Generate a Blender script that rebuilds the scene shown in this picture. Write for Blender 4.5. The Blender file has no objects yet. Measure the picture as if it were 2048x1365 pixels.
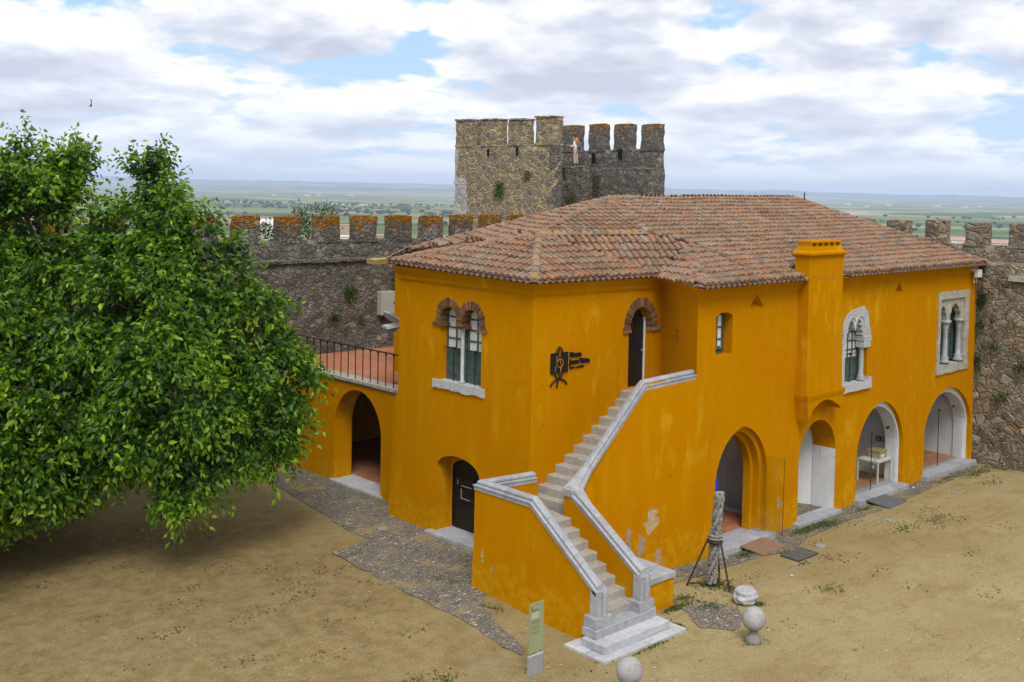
import bpy, bmesh, math, random
import numpy as np
from mathutils import Vector, Matrix, noise as mnoise
from mathutils.geometry import tessellate_polygon
R_ = math.radians
rnd = random.Random(7)
scene = bpy.context.scene
COL = scene.collection

# ------------------------------------------------------------------ camera
CAM_H = 9.4
cd = bpy.data.cameras.new('camera'); cam = bpy.data.objects.new('camera', cd); COL.objects.link(cam)
def _cam_axes():
    yaw, p, roll = 0.8174368, math.radians(2.4), 0.019
    F0 = Vector((math.cos(yaw), math.sin(yaw), 0)); R0 = Vector((math.sin(yaw), -math.cos(yaw), 0)); U0 = Vector((0, 0, 1))
    F = F0*math.cos(p)-U0*math.sin(p); U = U0*math.cos(p)+F0*math.sin(p)
    c, s = math.cos(roll), math.sin(roll)
    return F, R0*c+U*s, U*c-R0*s
F, Rt, Up = _cam_axes()
m3 = Matrix((Rt, Up, -F)).transposed()
cam.matrix_world = Matrix.Translation((0, 0, CAM_H)) @ m3.to_4x4()
cd.sensor_width = 36; cd.sensor_fit = 'HORIZONTAL'
cd.lens = 2169.02/2048*36
cd.shift_y = -(682.5-468.5)/2048
cd.clip_start = 0.1; cd.clip_end = 120000
scene.camera = cam

# ------------------------------------------------------------------ world, sun, exposure
SUN_EL, SUN_AZ = R_(52), R_(-127)      # azimuth measured from +X towards +Y
w = bpy.data.worlds.new('World'); scene.world = w; w.use_nodes = True
nt = w.node_tree; nt.nodes.clear()
def wn(t, **k):
    n = nt.nodes.new(t)
    for a, b in k.items(): setattr(n, a, b)
    return n
out = wn('ShaderNodeOutputWorld'); bg = wn('ShaderNodeBackground'); nt.links.new(bg.outputs[0], out.inputs[0])
bg.inputs[1].default_value = 0.1
sky = wn('ShaderNodeTexSky', sky_type='NISHITA', sun_disc=False)
sky.sun_elevation = SUN_EL; sky.sun_rotation = R_(90)-SUN_AZ; sky.altitude = 280; sky.air_density = 1.0; sky.dust_density = 1.5
tc = wn('ShaderNodeTexCoord'); sep = wn('ShaderNodeSeparateXYZ'); nt.links.new(tc.outputs['Generated'], sep.inputs[0])
def wm(op, a, b=None, c=None):
    n = wn('ShaderNodeMath', operation=op)
    for i, x in enumerate((a, b, c)):
        if x is None: continue
        if isinstance(x, (int, float)): n.inputs[i].default_value = x
        else: nt.links.new(x, n.inputs[i])
    return n.outputs[0]
hl = wm('MAXIMUM', wm('SQRT', wm('ADD', wm('MULTIPLY', sep.outputs[0], sep.outputs[0]), wm('MULTIPLY', sep.outputs[1], sep.outputs[1]))), 0.02)
vv = wm('LOGARITHM', wm('ADD', wm('MAXIMUM', sep.outputs[2], 0.0), 0.09), 2.718)
cmb = wn('ShaderNodeCombineXYZ')
nt.links.new(wm('MULTIPLY', wm('DIVIDE', sep.outputs[0], hl), 2.6), cmb.inputs[0]); nt.links.new(wm('MULTIPLY', wm('DIVIDE', sep.outputs[1], hl), 2.6), cmb.inputs[1])
nt.links.new(wm('MULTIPLY', vv, 1.55), cmb.inputs[2])
def wnoise(scale, detail, rough, off=(0, 0, 0), dist=0.0):
    mp = wn('ShaderNodeMapping'); nt.links.new(cmb.outputs[0], mp.inputs[0]); mp.inputs['Location'].default_value = off
    n = wn('ShaderNodeTexNoise'); nt.links.new(mp.outputs[0], n.inputs[0])
    n.inputs['Scale'].default_value = scale; n.inputs['Detail'].default_value = detail; n.inputs['Roughness'].default_value = rough
    n.inputs['Distortion'].default_value = dist
    return n.outputs[0]
def wramp(x, pts):
    n = wn('ShaderNodeValToRGB'); nt.links.new(x, n.inputs[0]); e = n.color_ramp.elements
    while len(e) < len(pts): e.new(0.5)
    for el, (p, c) in zip(e, pts): el.position = p; el.color = (*c, 1) if len(c) == 3 else c
    return n.outputs[0]
def wmix(f, a, b):
    n = wn('ShaderNodeMix', data_type='RGBA')
    for s, x in ((n.inputs[0], f), (n.inputs[6], a), (n.inputs[7], b)):
        if isinstance(x, (int, float)): s.default_value = x
        elif isinstance(x, tuple): s.default_value = (*x, 1)
        else: nt.links.new(x, s)
    return n.outputs[2]
OX, OY, OZ = 3.1, 1.7, 0.4
def wvor(scale, off):
    mp = wn('ShaderNodeMapping'); nt.links.new(cmb.outputs[0], mp.inputs[0]); mp.inputs['Location'].default_value = off
    dn = wn('ShaderNodeTexNoise'); nt.links.new(mp.outputs[0], dn.inputs[0]); dn.inputs['Scale'].default_value = 5.0; dn.inputs['Detail'].default_value = 3
    va = wn('ShaderNodeVectorMath', operation='MULTIPLY_ADD'); nt.links.new(dn.outputs['Color'], va.inputs[0]); va.inputs[1].default_value = (0.22, 0.22, 0.22); nt.links.new(mp.outputs[0], va.inputs[2])
    n = wn('ShaderNodeTexVoronoi'); n.feature = 'F1'; nt.links.new(va.outputs[0], n.inputs['Vector']); n.inputs['Scale'].default_value = scale
    return n.outputs['Distance']
def density(dz):
    a = wnoise(2.5, 7, 0.57, (OX, OY, OZ+dz), 0.1); b = wvor(3.6, (OX, OY, OZ+dz)); c = wvor(9.0, (OX+2, OY, OZ+dz))
    return wm('ADD', wm('ADD', wm('MULTIPLY', a, 1.25), wm('MULTIPLY', wm('SUBTRACT', 0.42, b), 0.30)), wm('MULTIPLY', wm('SUBTRACT', 0.42, c), 0.16))
d0, d1 = density(0.0), density(0.17)
fine = wnoise(9.0, 6, 0.6, (1, 2, 3))
cov = wm('ADD', d0, wm('MULTIPLY', wm('SUBTRACT', fine, 0.5), 0.10))
mask = wramp(cov, [(0.385, (0.0,)*3), (0.49, (1.0,)*3)])
lit = wm('ADD', wm('ADD', 0.435, wm('MULTIPLY', wm('SUBTRACT', d0, d1), 1.5)), wm('MULTIPLY', wm('SUBTRACT', 0.62, cov), 1.1))
cloudcol = wramp(lit, [(0.16, (5.1, 5.35, 6.4)), (0.36, (6.3, 6.55, 7.5)), (0.52, (7.8, 8.0, 8.5)), (0.66, (9.4, 9.4, 9.3))])
blue = wmix(0.72, sky.outputs[0], (4.3, 6.4, 9.2))
mixed = wmix(mask, blue, cloudcol)
hz = wramp(sep.outputs[2], [(0.0, (1, 1, 1)), (0.015, (0.6,)*3), (0.05, (0.22,)*3), (0.12, (0, 0, 0))])
final = wmix(hz, mixed, (6.7, 7.4, 9.1))
nt.links.new(final, bg.inputs[0])

w.cycles.sampling_method = 'MANUAL'; w.cycles.sample_map_resolution = 512
sd = bpy.data.lights.new('sun', 'SUN'); sd.energy = 2.2; sd.angle = R_(24); sd.color = (1.0, 0.94, 0.85)
sun = bpy.data.objects.new('sun', sd); COL.objects.link(sun)
sdir = Vector((math.cos(SUN_EL)*math.cos(SUN_AZ), math.cos(SUN_EL)*math.sin(SUN_AZ), math.sin(SUN_EL)))
sun.rotation_euler = (-sdir).to_track_quat('-Z', 'Y').to_euler(); sun.location = (0, 0, 60)
vs = scene.view_settings; vs.view_transform = 'Standard'; vs.look = 'None'; vs.exposure = 0.32; vs.gamma = 1.0; vs.use_curve_mapping = False
scene.render.engine = 'CYCLES'
scene.cycles.max_bounces = 7; scene.cycles.transparent_max_bounces = 12; scene.cycles.volume_bounces = 2
scene.cycles.sample_clamp_indirect = 4

# ------------------------------------------------------------------ node material helper
class NM:
    def __init__(s, name):
        s.m = bpy.data.materials.new(name); s.m.use_nodes = True; s.t = s.m.node_tree; s.t.nodes.clear()
        s.o = s.t.nodes.new('ShaderNodeOutputMaterial'); s.g = s.t.nodes.new('ShaderNodeNewGeometry')
        s.pos = s.g.outputs['Position']; s.isl = s.g.outputs['Random Per Island']; s.x = s.t.nodes.new('ShaderNodeSeparateXYZ')
        s.t.links.new(s.pos, s.x.inputs[0])
    def L(s, v, sock):
        if v is None: return
        if isinstance(v, (int, float)): sock.default_value = v
        elif isinstance(v, tuple):
            sock.default_value = (*v, 1) if (len(v) == 3 and sock.type == 'RGBA') else v
        else: s.t.links.new(v, sock)
    def map(s, sc=(1, 1, 1), loc=(0, 0, 0), rot=(0, 0, 0), v=None):
        n = s.t.nodes.new('ShaderNodeMapping'); s.L(v or s.pos, n.inputs[0]); n.inputs['Scale'].default_value = sc
        n.inputs['Location'].default_value = loc; n.inputs['Rotation'].default_value = rot; return n.outputs[0]
    def noise(s, scale, detail=4, rough=0.55, v=None, dist=0.0, col=False):
        n = s.t.nodes.new('ShaderNodeTexNoise'); s.L(v or s.pos, n.inputs['Vector']); n.inputs['Scale'].default_value = scale
        n.inputs['Detail'].default_value = detail; n.inputs['Roughness'].default_value = rough; n.inputs['Distortion'].default_value = dist
        return n.outputs[1 if col else 0]
    def vor(s, scale, feature='F1', v=None, rnd_=1.0):
        n = s.t.nodes.new('ShaderNodeTexVoronoi'); n.feature = feature; s.L(v or s.pos, n.inputs['Vector'])
        n.inputs['Scale'].default_value = scale; n.inputs['Randomness'].default_value = rnd_
        return n
    def ramp(s, f, pts, interp='LINEAR'):
        n = s.t.nodes.new('ShaderNodeValToRGB'); s.L(f, n.inputs[0]); e = n.color_ramp.elements; n.color_ramp.interpolation = interp
        while len(e) < len(pts): e.new(0.5)
        for el, (p, c) in zip(e, pts):
            if isinstance(c, (int, float)): c = (c, c, c)
            el.position = p; el.color = (*c, 1)
        return n.outputs[0]
    def mix(s, f, a, b, mode='MIX'):
        n = s.t.nodes.new('ShaderNodeMix'); n.data_type = 'RGBA'; n.blend_type = mode
        s.L(f, n.inputs[0]); s.L(a, n.inputs[6]); s.L(b, n.inputs[7]); return n.outputs[2]
    def math(s, op, a, b=None, c=None):
        n = s.t.nodes.new('ShaderNodeMath'); n.operation = op
        for i, x in enumerate((a, b, c)): s.L(x, n.inputs[i])
        return n.outputs[0]
    def vadd(s, a, b, k=1.0):
        n = s.t.nodes.new('ShaderNodeVectorMath'); n.operation = 'MULTIPLY_ADD'
        s.L(b, n.inputs[0]); n.inputs[1].default_value = (k, k, k); s.L(a, n.inputs[2]); return n.outputs[0]
    def dist(s, p, k=(1, 1, 1)):
        n = s.t.nodes.new('ShaderNodeVectorMath'); n.operation = 'SUBTRACT'; s.L(s.pos, n.inputs[0]); n.inputs[1].default_value = p
        n2 = s.t.nodes.new('ShaderNodeVectorMath'); n2.operation = 'MULTIPLY'; s.L(n.outputs[0], n2.inputs[0]); n2.inputs[1].default_value = k
        n3 = s.t.nodes.new('ShaderNodeVectorMath'); n3.operation = 'LENGTH'; s.L(n2.outputs[0], n3.inputs[0]); return n3.outputs['Value']
    def bump(s, h, strength=0.5, dist=0.05):
        n = s.t.nodes.new('ShaderNodeBump'); s.L(h, n.inputs['Height']); n.inputs['Strength'].default_value = strength
        n.inputs['Distance'].default_value = dist; return n.outputs[0]
    def out(s, col, rough=0.85, normal=None, metal=0.0, spec=0.3, emis=None, estr=0.0, trans=None):
        b = s.t.nodes.new('ShaderNodeBsdfPrincipled'); s.L(col, b.inputs['Base Color']); s.L(rough, b.inputs['Roughness'])
        b.inputs['Metallic'].default_value = metal; b.inputs['Specular IOR Level'].default_value = spec
        if normal is not None: s.t.links.new(normal, b.inputs['Normal'])
        if emis is not None: s.L(emis, b.inputs['Emission Color']); b.inputs['Emission Strength'].default_value = estr
        s.b = b; s.t.links.new(b.outputs[0], s.o.inputs[0]); return s.m

M = {}
def simple(name, col, rough=0.7, var=0.15, scale=6.0, metal=0.0, bump=0.0, spec=0.3):
    n = NM(name); f = n.noise(scale, 5, 0.6)
    a = tuple(c*(1-var) for c in col); b = tuple(min(1, c*(1+var)) for c in col)
    c = n.ramp(f, [(0.3, a), (0.7, b)])
    nm = n.bump(n.noise(scale*5, 4), bump, 0.02) if bump else None
    M[name] = n.out(c, rough, nm, metal, spec); return M[name]

def plaster(name, base, pale, dark, patches=()):
    n = NM(name)
    big = n.noise(0.35, 5, 0.6); fine = n.noise(2.2, 6, 0.65, v=n.map((1, 1, 0.45))); 
    c = n.ramp(big, [(0.3, dark), (0.5, base), (0.72, base)])
    st = n.math('MULTIPLY', n.ramp(fine, [(0.54, 0.0), (0.68, 1.0)]), n.ramp(n.noise(0.55, 3, 0.5, v=n.map((1, 1, 0.6), (4, 2, 1))), [(0.44, 0.0), (0.58, 1.0)]))
    c = n.mix(st, c, pale)
    stk = n.math('MULTIPLY', n.ramp(n.noise(1.1, 4, 0.55, v=n.map((2.6, 2.6, 0.3), (1, 7, 0))), [(0.53, 0.0), (0.7, 1.0)]), 0.22)
    c = n.mix(stk, c, pale)
    c = n.mix(n.math('MULTIPLY', n.ramp(n.noise(1.3, 4, 0.6, v=n.map((1.5, 1.5, 0.6), (8, 1, 4))), [(0.5, 0.0), (0.68, 1.0)]), 0.10), c, tuple(x*0.68 for x in base))
    ckv = n.vadd(n.map((1, 1, 0.7)), n.noise(3, 4, 0.6, col=True), 0.35)
    crack = n.math('MULTIPLY', n.ramp(n.vor(0.8, 'DISTANCE_TO_EDGE', ckv).outputs['Distance'], [(0.0, 1.0), (0.006, 0.0)]), n.ramp(n.noise(0.8, 2, 0.5, v=n.map(loc=(3, 3, 9))), [(0.52, 0.0), (0.6, 0.7)]))
    c = n.mix(crack, c, tuple(x*0.45 for x in base))
    # damp foot of the wall: crumbly paler band with its own outline
    foot = n.ramp(n.math('ADD', n.x.outputs[2], n.math('MULTIPLY', n.noise(1.6, 5, 0.6), -1.4)), [(0.0, 1.0), (0.16, 0.0)])
    c = n.mix(n.math('MULTIPLY', foot, n.ramp(n.noise(5, 4), [(0.42, 0.0), (0.6, 0.55)])), c, pale)
    h = n.math('ADD', n.math('MULTIPLY', n.noise(3.0, 4, 0.5), 1.0), n.math('MULTIPLY', n.noise(24, 4, 0.6), 0.22))
    for (p, k, rad, pc) in patches:
        d = n.math('ADD', n.dist(p, k), n.math('MULTIPLY', n.math('SUBTRACT', n.noise(6.0, 5, 0.6), 0.5), 0.9))
        mk = n.ramp(n.math('DIVIDE', d, rad), [(0.93, 1.0), (1.0, 0.0)])
        c = n.mix(n.math('MULTIPLY', mk, n.ramp(n.noise(9, 5, 0.7), [(0.35, 0.45), (0.6, 1.0)])), c, n.ramp(n.noise(14, 4), [(0.35, tuple(x*0.75 for x in pc)), (0.65, pc)]))
        h = n.math('SUBTRACT', h, n.math('MULTIPLY', mk, 0.6))
    c = n.mix(1.0, c, n.ramp(n.noise(26, 4, 0.6), [(0.3, 0.93), (0.7, 1.06)]), 'MULTIPLY')
    M[name] = n.out(c, 0.95, n.bump(h, 0.4, 0.04), spec=0.0); return M[name]
OCHRE = (0.47, 0.193, 0.0)
plaster('ochre_plaster', OCHRE, (0.53, 0.295, 0.01), (0.46, 0.178, 0.0),
  patches=[((20.55, 16.6, 1.30), (1.3, 0.2, 0.7), 0.26, (0.50, 0.42, 0.30)), ((20.25, 16.6, 0.72), (1.7, 0.2, 0.9), 0.22, (0.33, 0.31, 0.30)),
           ((20.85, 16.6, 0.35), (1.6, 0.2, 1.1), 0.2, (0.42, 0.34, 0.22)), ((19.85, 16.6, 1.05), (2.2, 0.2, 0.7), 0.17, (0.30, 0.29, 0.28)),
           ((16.4, 18.3, 0.95), (0.5, 2.6, 1.6), 0.16, (0.42, 0.38, 0.33)), ((16.4, 17.95, 0.8), (0.5, 3.0, 1.6), 0.11, (0.40, 0.36, 0.30))])
plaster('white_plaster', (0.66, 0.68, 0.71), (0.74, 0.74, 0.74), (0.56, 0.58, 0.62))

def masonry(name, stones, mortar, scale=2.6, zs=1.35, mort=0.06, lichen=None, pale=None, bstr=0.9, dark=1.0):
    n = NM(name)
    wv = n.vadd(n.pos, n.noise(1.7, 3, 0.5, col=True), 0.22)
    wv = n.vadd(wv, n.noise(7, 3, 0.5, col=True), 0.06)
    v = n.map((1, 1, zs), v=wv)
    cell = n.vor(scale, 'F1', v); edge = n.vor(scale, 'DISTANCE_TO_EDGE', v)
    cell2 = n.vor(scale*2.3, 'F1', v); edge2 = n.vor(scale*2.3, 'DISTANCE_TO_EDGE', v)
    sel = n.ramp(n.noise(scale*0.9, 2, 0.4, v=v), [(0.5, 0.0), (0.53, 1.0)])
    sepc = n.t.nodes.new('ShaderNodeSeparateColor'); n.L(n.mix(sel, cell.outputs['Color'], cell2.outputs['Color']), sepc.inputs[0])
    k = len(stones); pts = [(i/max(1, k-1), tuple(x*dark for x in s)) for i, s in enumerate(stones)]
    c = n.ramp(sepc.outputs[0], pts)
    tone = n.math('ADD', 0.82, n.math('MULTIPLY', sepc.outputs[1], 0.36))
    c = n.mix(1.0, c, tone, 'MULTIPLY')
    c = n.mix(1.0, c, n.ramp(n.noise(18, 5, 0.65), [(0.25, 0.62), (0.7, 1.22)]), 'MULTIPLY')
    e = n.mix(sel, edge.outputs['Distance'], n.math('MULTIPLY', edge2.outputs['Distance'], 1.0))
    e = n.math('ADD', e, n.math('MULTIPLY', n.math('SUBTRACT', n.noise(20, 3), 0.5), 0.05))
    mk = n.ramp(e, [(mort*0.6, 1.0), (mort*1.5, 0.0)])
    mc = n.ramp(n.noise(9, 5, 0.6), [(0.3, tuple(x*0.7 for x in mortar)), (0.7, tuple(min(1, x*1.2) for x in mortar))])
    c = n.mix(mk, c, mc)
    if pale: # crusty pale weathering patches
        pm = n.math('MULTIPLY', n.ramp(n.noise(0.8, 5, 0.65), [(0.53, 0.0), (0.66, 1.0)]), n.ramp(n.noise(9, 4, 0.7), [(0.42, 0.0), (0.58, 1.0)]))
        c = n.mix(n.math('MULTIPLY', pm, 0.75), c, pale)
    sp = n.ramp(n.noise(38, 3, 0.7), [(0.62, 0.0), (0.7, 1.0)])
    c = n.mix(n.math('MULTIPLY', sp, 0.45), c, (0.42, 0.40, 0.36))
    if lichen:
        z0, z1, amt = lichen      # orange lichen grows on the exposed top stones
        hm = n.t.nodes.new('ShaderNodeMapRange'); n.L(n.x.outputs[2], hm.inputs[0]); hm.inputs[1].default_value = z0; hm.inputs[2].default_value = z1
        lm = n.math('MULTIPLY', n.ramp(n.math('ADD', n.noise(3.5, 6, 0.68), n.math('MULTIPLY', hm.outputs[0], amt)), [(0.66, 0.0), (0.76, 1.0)]), n.ramp(hm.outputs[0], [(0.0, 0.0), (0.25, 1.0)]))
        c = n.mix(lm, c, n.ramp(n.noise(12, 4), [(0.35, (0.16, 0.07, 0.008)), (0.65, (0.36, 0.165, 0.012))]))
    h = n.math('ADD', n.math('MULTIPLY', n.ramp(e, [(0.0, 0.0), (0.14, 1.0)]), 1.0), n.math('MULTIPLY', n.noise(14, 5, 0.65), 0.45))
    M[name] = n.out(c, 0.95, n.bump(h, bstr, 0.07), spec=0.12); return M[name]
masonry('rampart_stone', [(0.07, 0.07, 0.07), (0.15, 0.148, 0.145), (0.10, 0.088, 0.07), (0.21, 0.175, 0.125), (0.12, 0.12, 0.12), (0.27, 0.235, 0.175)], (0.17, 0.145, 0.11), 3.6, 1.7, 0.035, lichen=(7.35, 8.4, 0.36), pale=(0.36, 0.33, 0.29))
masonry('rubble_stone', [(0.11, 0.10, 0.09), (0.25, 0.21, 0.155), (0.15, 0.15, 0.15), (0.32, 0.27, 0.20), (0.09, 0.088, 0.085), (0.38, 0.34, 0.27)], (0.31, 0.225, 0.125), 2.8, 1.3, 0.065, lichen=(7.6, 8.7, 0.12), pale=(0.42, 0.38, 0.30))
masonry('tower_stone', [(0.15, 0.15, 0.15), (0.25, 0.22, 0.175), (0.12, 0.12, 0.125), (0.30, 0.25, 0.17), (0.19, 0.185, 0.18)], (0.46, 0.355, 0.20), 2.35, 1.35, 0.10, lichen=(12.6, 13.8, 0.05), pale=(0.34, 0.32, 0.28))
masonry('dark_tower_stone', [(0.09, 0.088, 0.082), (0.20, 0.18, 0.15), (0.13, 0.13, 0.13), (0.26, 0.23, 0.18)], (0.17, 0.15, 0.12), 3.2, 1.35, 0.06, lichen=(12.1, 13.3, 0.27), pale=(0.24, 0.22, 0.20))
masonry('quoin_stone', [(0.32, 0.32, 0.33), (0.42, 0.42, 0.42), (0.36, 0.35, 0.33)], (0.36, 0.33, 0.28), 1.1, 1.6, 0.03, bstr=0.5)

def marble(name, a, b, vein):
    n = NM(name)
    c = n.ramp(n.noise(2.3, 6, 0.65, dist=1.2), [(0.3, a), (0.7, b)])
    vn = n.ramp(n.math('ABSOLUTE', n.math('SUBTRACT', n.noise(3.2, 7, 0.7, dist=2.0, v=n.map((1, 1, 2.2), rot=(0.5, 0.3, 0.8))), 0.5)), [(0.0, 1.0), (0.035, 0.0)])
    c = n.mix(n.math('MULTIPLY', vn, 0.45), c, vein)
    c = n.mix(n.math('MULTIPLY', n.ramp(n.noise(11, 6, 0.7), [(0.52, 0.0), (0.7, 1.0)]), 0.5), c, tuple(x*0.6 for x in a))
    c = n.mix(1.0, c, n.ramp(n.isl, [(0.0, 0.86), (1.0, 1.08)]), 'MULTIPLY')
    M[name] = n.out(c, 0.65, n.bump(n.noise(25, 5, 0.6), 0.3, 0.02), spec=0.3)
marble('grey_marble', (0.29, 0.30, 0.325), (0.43, 0.44, 0.465), (0.16, 0.17, 0.20))
marble('pale_marble', (0.39, 0.40, 0.415), (0.52, 0.53, 0.55), (0.25, 0.26, 0.29))
marble('step_marble', (0.33, 0.31, 0.27), (0.46, 0.44, 0.395), (0.20, 0.19, 0.18))

n = NM('roof_tile')
c = n.ramp(n.isl, [(0.0, (0.19, 0.115, 0.075)), (0.16, (0.26, 0.145, 0.085)), (0.34, (0.33, 0.145, 0.07)), (0.5, (0.25, 0.15, 0.10)), (0.62, (0.36, 0.175, 0.085)), (0.76, (0.27, 0.18, 0.125)), (0.9, (0.29, 0.225, 0.175)), (1.0, (0.21, 0.115, 0.07))])
c = n.mix(n.ramp(n.noise(1.1, 7, 0.72), [(0.45, 0.0), (0.62, 0.55)]), c, (0.25, 0.20, 0.155))
c = n.mix(n.ramp(n.noise(0.7, 6, 0.7, v=n.map(loc=(5, 5, 5))), [(0.48, 0.0), (0.64, 0.62)]), c, (0.14, 0.088, 0.058))
c = n.mix(n.ramp(n.noise(3.0, 7, 0.75, v=n.map(loc=(8, 5, 5))), [(0.55, 0.0), (0.64, 0.85)]), c, (0.10, 0.075, 0.058))
c = n.mix(n.ramp(n.noise(9, 6, 0.7), [(0.50, 0.0), (0.62, 0.55)]), c, (0.27, 0.23, 0.19))
c = n.mix(n.ramp(n.noise(13, 5, 0.7, v=n.map(loc=(3, 1, 7))), [(0.56, 0.0), (0.68, 0.8)]), c, (0.085, 0.07, 0.06))
c = n.mix(n.math('MULTIPLY', n.ramp(n.noise(2.2, 6, 0.7, v=n.map(loc=(9, 4, 2))), [(0.62, 0.0), (0.7, 1.0)]), 0.6), c, (0.38, 0.20, 0.03))
M['roof_tile'] = n.out(c, 0.95, n.bump(n.noise(40, 4), 0.5, 0.015), spec=0.1)
n = NM('ridge_tile')
c = n.ramp(n.isl, [(0.0, (0.20, 0.13, 0.09)), (0.4, (0.29, 0.17, 0.10)), (0.7, (0.26, 0.20, 0.155)), (1.0, (0.31, 0.21, 0.13))])
c = n.mix(n.ramp(n.noise(5, 6, 0.7), [(0.48, 0.0), (0.64, 0.6)]), c, (0.29, 0.25, 0.21))
c = n.mix(n.ramp(n.noise(3.1, 6, 0.7, v=n.map(loc=(2, 2, 2))), [(0.52, 0.0), (0.63, 0.8)]), c, (0.36, 0.19, 0.03))
M['ridge_tile'] = n.out(c, 0.95, n.bump(n.noise(30, 4), 0.4, 0.02), spec=0.1)

n = NM('brick_edge')
c = n.ramp(n.isl, [(0.0, (0.09, 0.045, 0.02)), (0.3, (0.18, 0.09, 0.04)), (0.6, (0.14, 0.085, 0.045)), (0.8, (0.22, 0.09, 0.05)), (1.0, (0.26, 0.17, 0.09))])
c = n.mix(n.ramp(n.noise(16, 5, 0.7), [(0.5, 0.0), (0.65, 0.6)]), c, (0.10, 0.07, 0.05))
M['brick_edge'] = n.out(c, 0.95, n.bump(n.noise(45, 4), 0.5, 0.01), spec=0.1)

n = NM('courtyard_sand')
c = n.ramp(n.noise(0.16, 6, 0.6), [(0.3, (0.245, 0.185, 0.082)), (0.5, (0.315, 0.252, 0.125)), (0.7, (0.36, 0.305, 0.165))])
c = n.mix(n.ramp(n.noise(0.6, 6, 0.68, v=n.map((1, 1.7, 1), (3, 5, 0), (0, 0, 0.5))), [(0.5, 0.0), (0.66, 0.6)]), c, (0.24, 0.165, 0.07))
c = n.mix(n.ramp(n.noise(0.9, 6, 0.7, v=n.map((1, 1, 1), (13, 5, 0))), [(0.54, 0.0), (0.7, 0.5)]), c, (0.35, 0.315, 0.20))
brown_zone = n.ramp(n.math('ADD', n.math('DIVIDE', n.dist((9.0, 22.0, 0), (1, 0.8, 0)), 11.0), n.math('MULTIPLY', n.math('SUBTRACT', n.noise(0.7, 6, 0.7), 0.5), 0.9)), [(0.45, 0.8), (0.95, 0.0)])  # browner, darker mottling fading out around a point on the tree side
c = n.mix(brown_zone, c, n.ramp(n.noise(2.6, 6, 0.7), [(0.35, (0.15, 0.105, 0.045)), (0.6, (0.25, 0.185, 0.085))]))
litter = n.math('MULTIPLY', n.ramp(n.noise(2.4, 7, 0.8, v=n.map((1, 1.4, 1), (21, 3, 0))), [(0.56, 0.0), (0.62, 1.0)]), n.ramp(n.noise(16, 4, 0.8), [(0.5, 0.0), (0.56, 1.0)]))
c = n.mix(n.math('MULTIPLY', litter, 0.75), c, (0.10, 0.065, 0.025))
trk = n.math('MULTIPLY', n.ramp(n.noise(1.0, 5, 0.6, v=n.map((0.22, 2.6, 1), (2, 9, 0), (0, 0, -0.35))), [(0.54, 0.0), (0.66, 0.45)]), n.ramp(n.noise(0.25, 3, 0.5, v=n.map(loc=(7, 7, 0))), [(0.42, 0.0), (0.56, 1.0)]))
c = n.mix(trk, c, (0.24, 0.165, 0.075))
grit = n.noise(24, 4, 0.75)
c = n.mix(1.0, c, n.ramp(grit, [(0.3, 0.70), (0.7, 1.26)]), 'MULTIPLY')
sp = n.vor(16, 'F1'); sps = n.t.nodes.new('ShaderNodeSeparateColor'); n.L(sp.outputs['Color'], sps.inputs[0])
dots = n.math('MULTIPLY', n.ramp(sp.outputs['Distance'], [(0.16, 1.0), (0.26, 0.0)]), n.ramp(sps.outputs[0], [(0.72, 0.0), (0.74, 1.0)], 'CONSTANT'))
c = n.mix(n.math('MULTIPLY', dots, 0.7), c, n.ramp(sps.outputs[1], [(0.0, (0.13, 0.08, 0.03)), (0.6, (0.22, 0.15, 0.08)), (0.93, (0.55, 0.5, 0.42))]))
weed = n.math('MULTIPLY', n.ramp(n.noise(1.6, 6, 0.75, v=n.map(loc=(1, 8, 0))), [(0.62, 0.0), (0.66, 1.0)]), n.ramp(n.noise(9, 4, 0.7), [(0.45, 0.0), (0.55, 1.0)]))
c = n.mix(n.math('MULTIPLY', weed, 0.8), c, n.ramp(n.noise(14, 3), [(0.4, (0.10, 0.09, 0.02)), (0.6, (0.19, 0.11, 0.035))]))
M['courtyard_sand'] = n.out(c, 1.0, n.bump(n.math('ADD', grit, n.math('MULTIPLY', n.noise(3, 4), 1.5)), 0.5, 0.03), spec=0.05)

n = NM('cobble')
wv = n.vadd(n.pos, n.noise(5, 3, 0.5, col=True), 0.08)
wv = n.map((1, 1.5, 1), rot=(0, 0, .3), v=wv); cv = n.vor(9.5, 'F1', wv); ce = n.vor(9.5, 'DISTANCE_TO_EDGE', wv)
cs = n.t.nodes.new('ShaderNodeSeparateColor'); n.L(cv.outputs['Color'], cs.inputs[0])
c = n.ramp(cs.outputs[0], [(0.0, (0.15, 0.145, 0.13)), (0.4, (0.23, 0.22, 0.20)), (0.75, (0.19, 0.19, 0.18)), (0.93, (0.30, 0.275, 0.23)), (0.985, (0.46, 0.44, 0.39))])
c = n.mix(n.ramp(ce.outputs['Distance'], [(0.04, 1.0), (0.10, 0.0)]), c, n.ramp(n.noise(6, 4), [(0.4, (0.22, 0.165, 0.09)), (0.6, (0.10, 0.085, 0.06))]))
c = n.mix(n.ramp(n.noise(1.1, 7, 0.75), [(0.51, 0.0), (0.60, 0.95)]), c, (0.32, 0.25, 0.135))
c = n.mix(n.math('MULTIPLY', n.ramp(n.noise(2.1, 5, 0.7, v=n.map(loc=(4, 4, 4))), [(0.6, 0.0), (0.68, 1.0)]), 0.7), c, (0.07, 0.085, 0.02))
M['cobble'] = n.out(c, 0.9, n.bump(n.math('ADD', n.ramp(ce.outputs['Distance'], [(0.0, 0.0), (0.2, 1.0)]), n.math('MULTIPLY', grit, 0.0)), 0.8, 0.035), spec=0.2)

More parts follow.
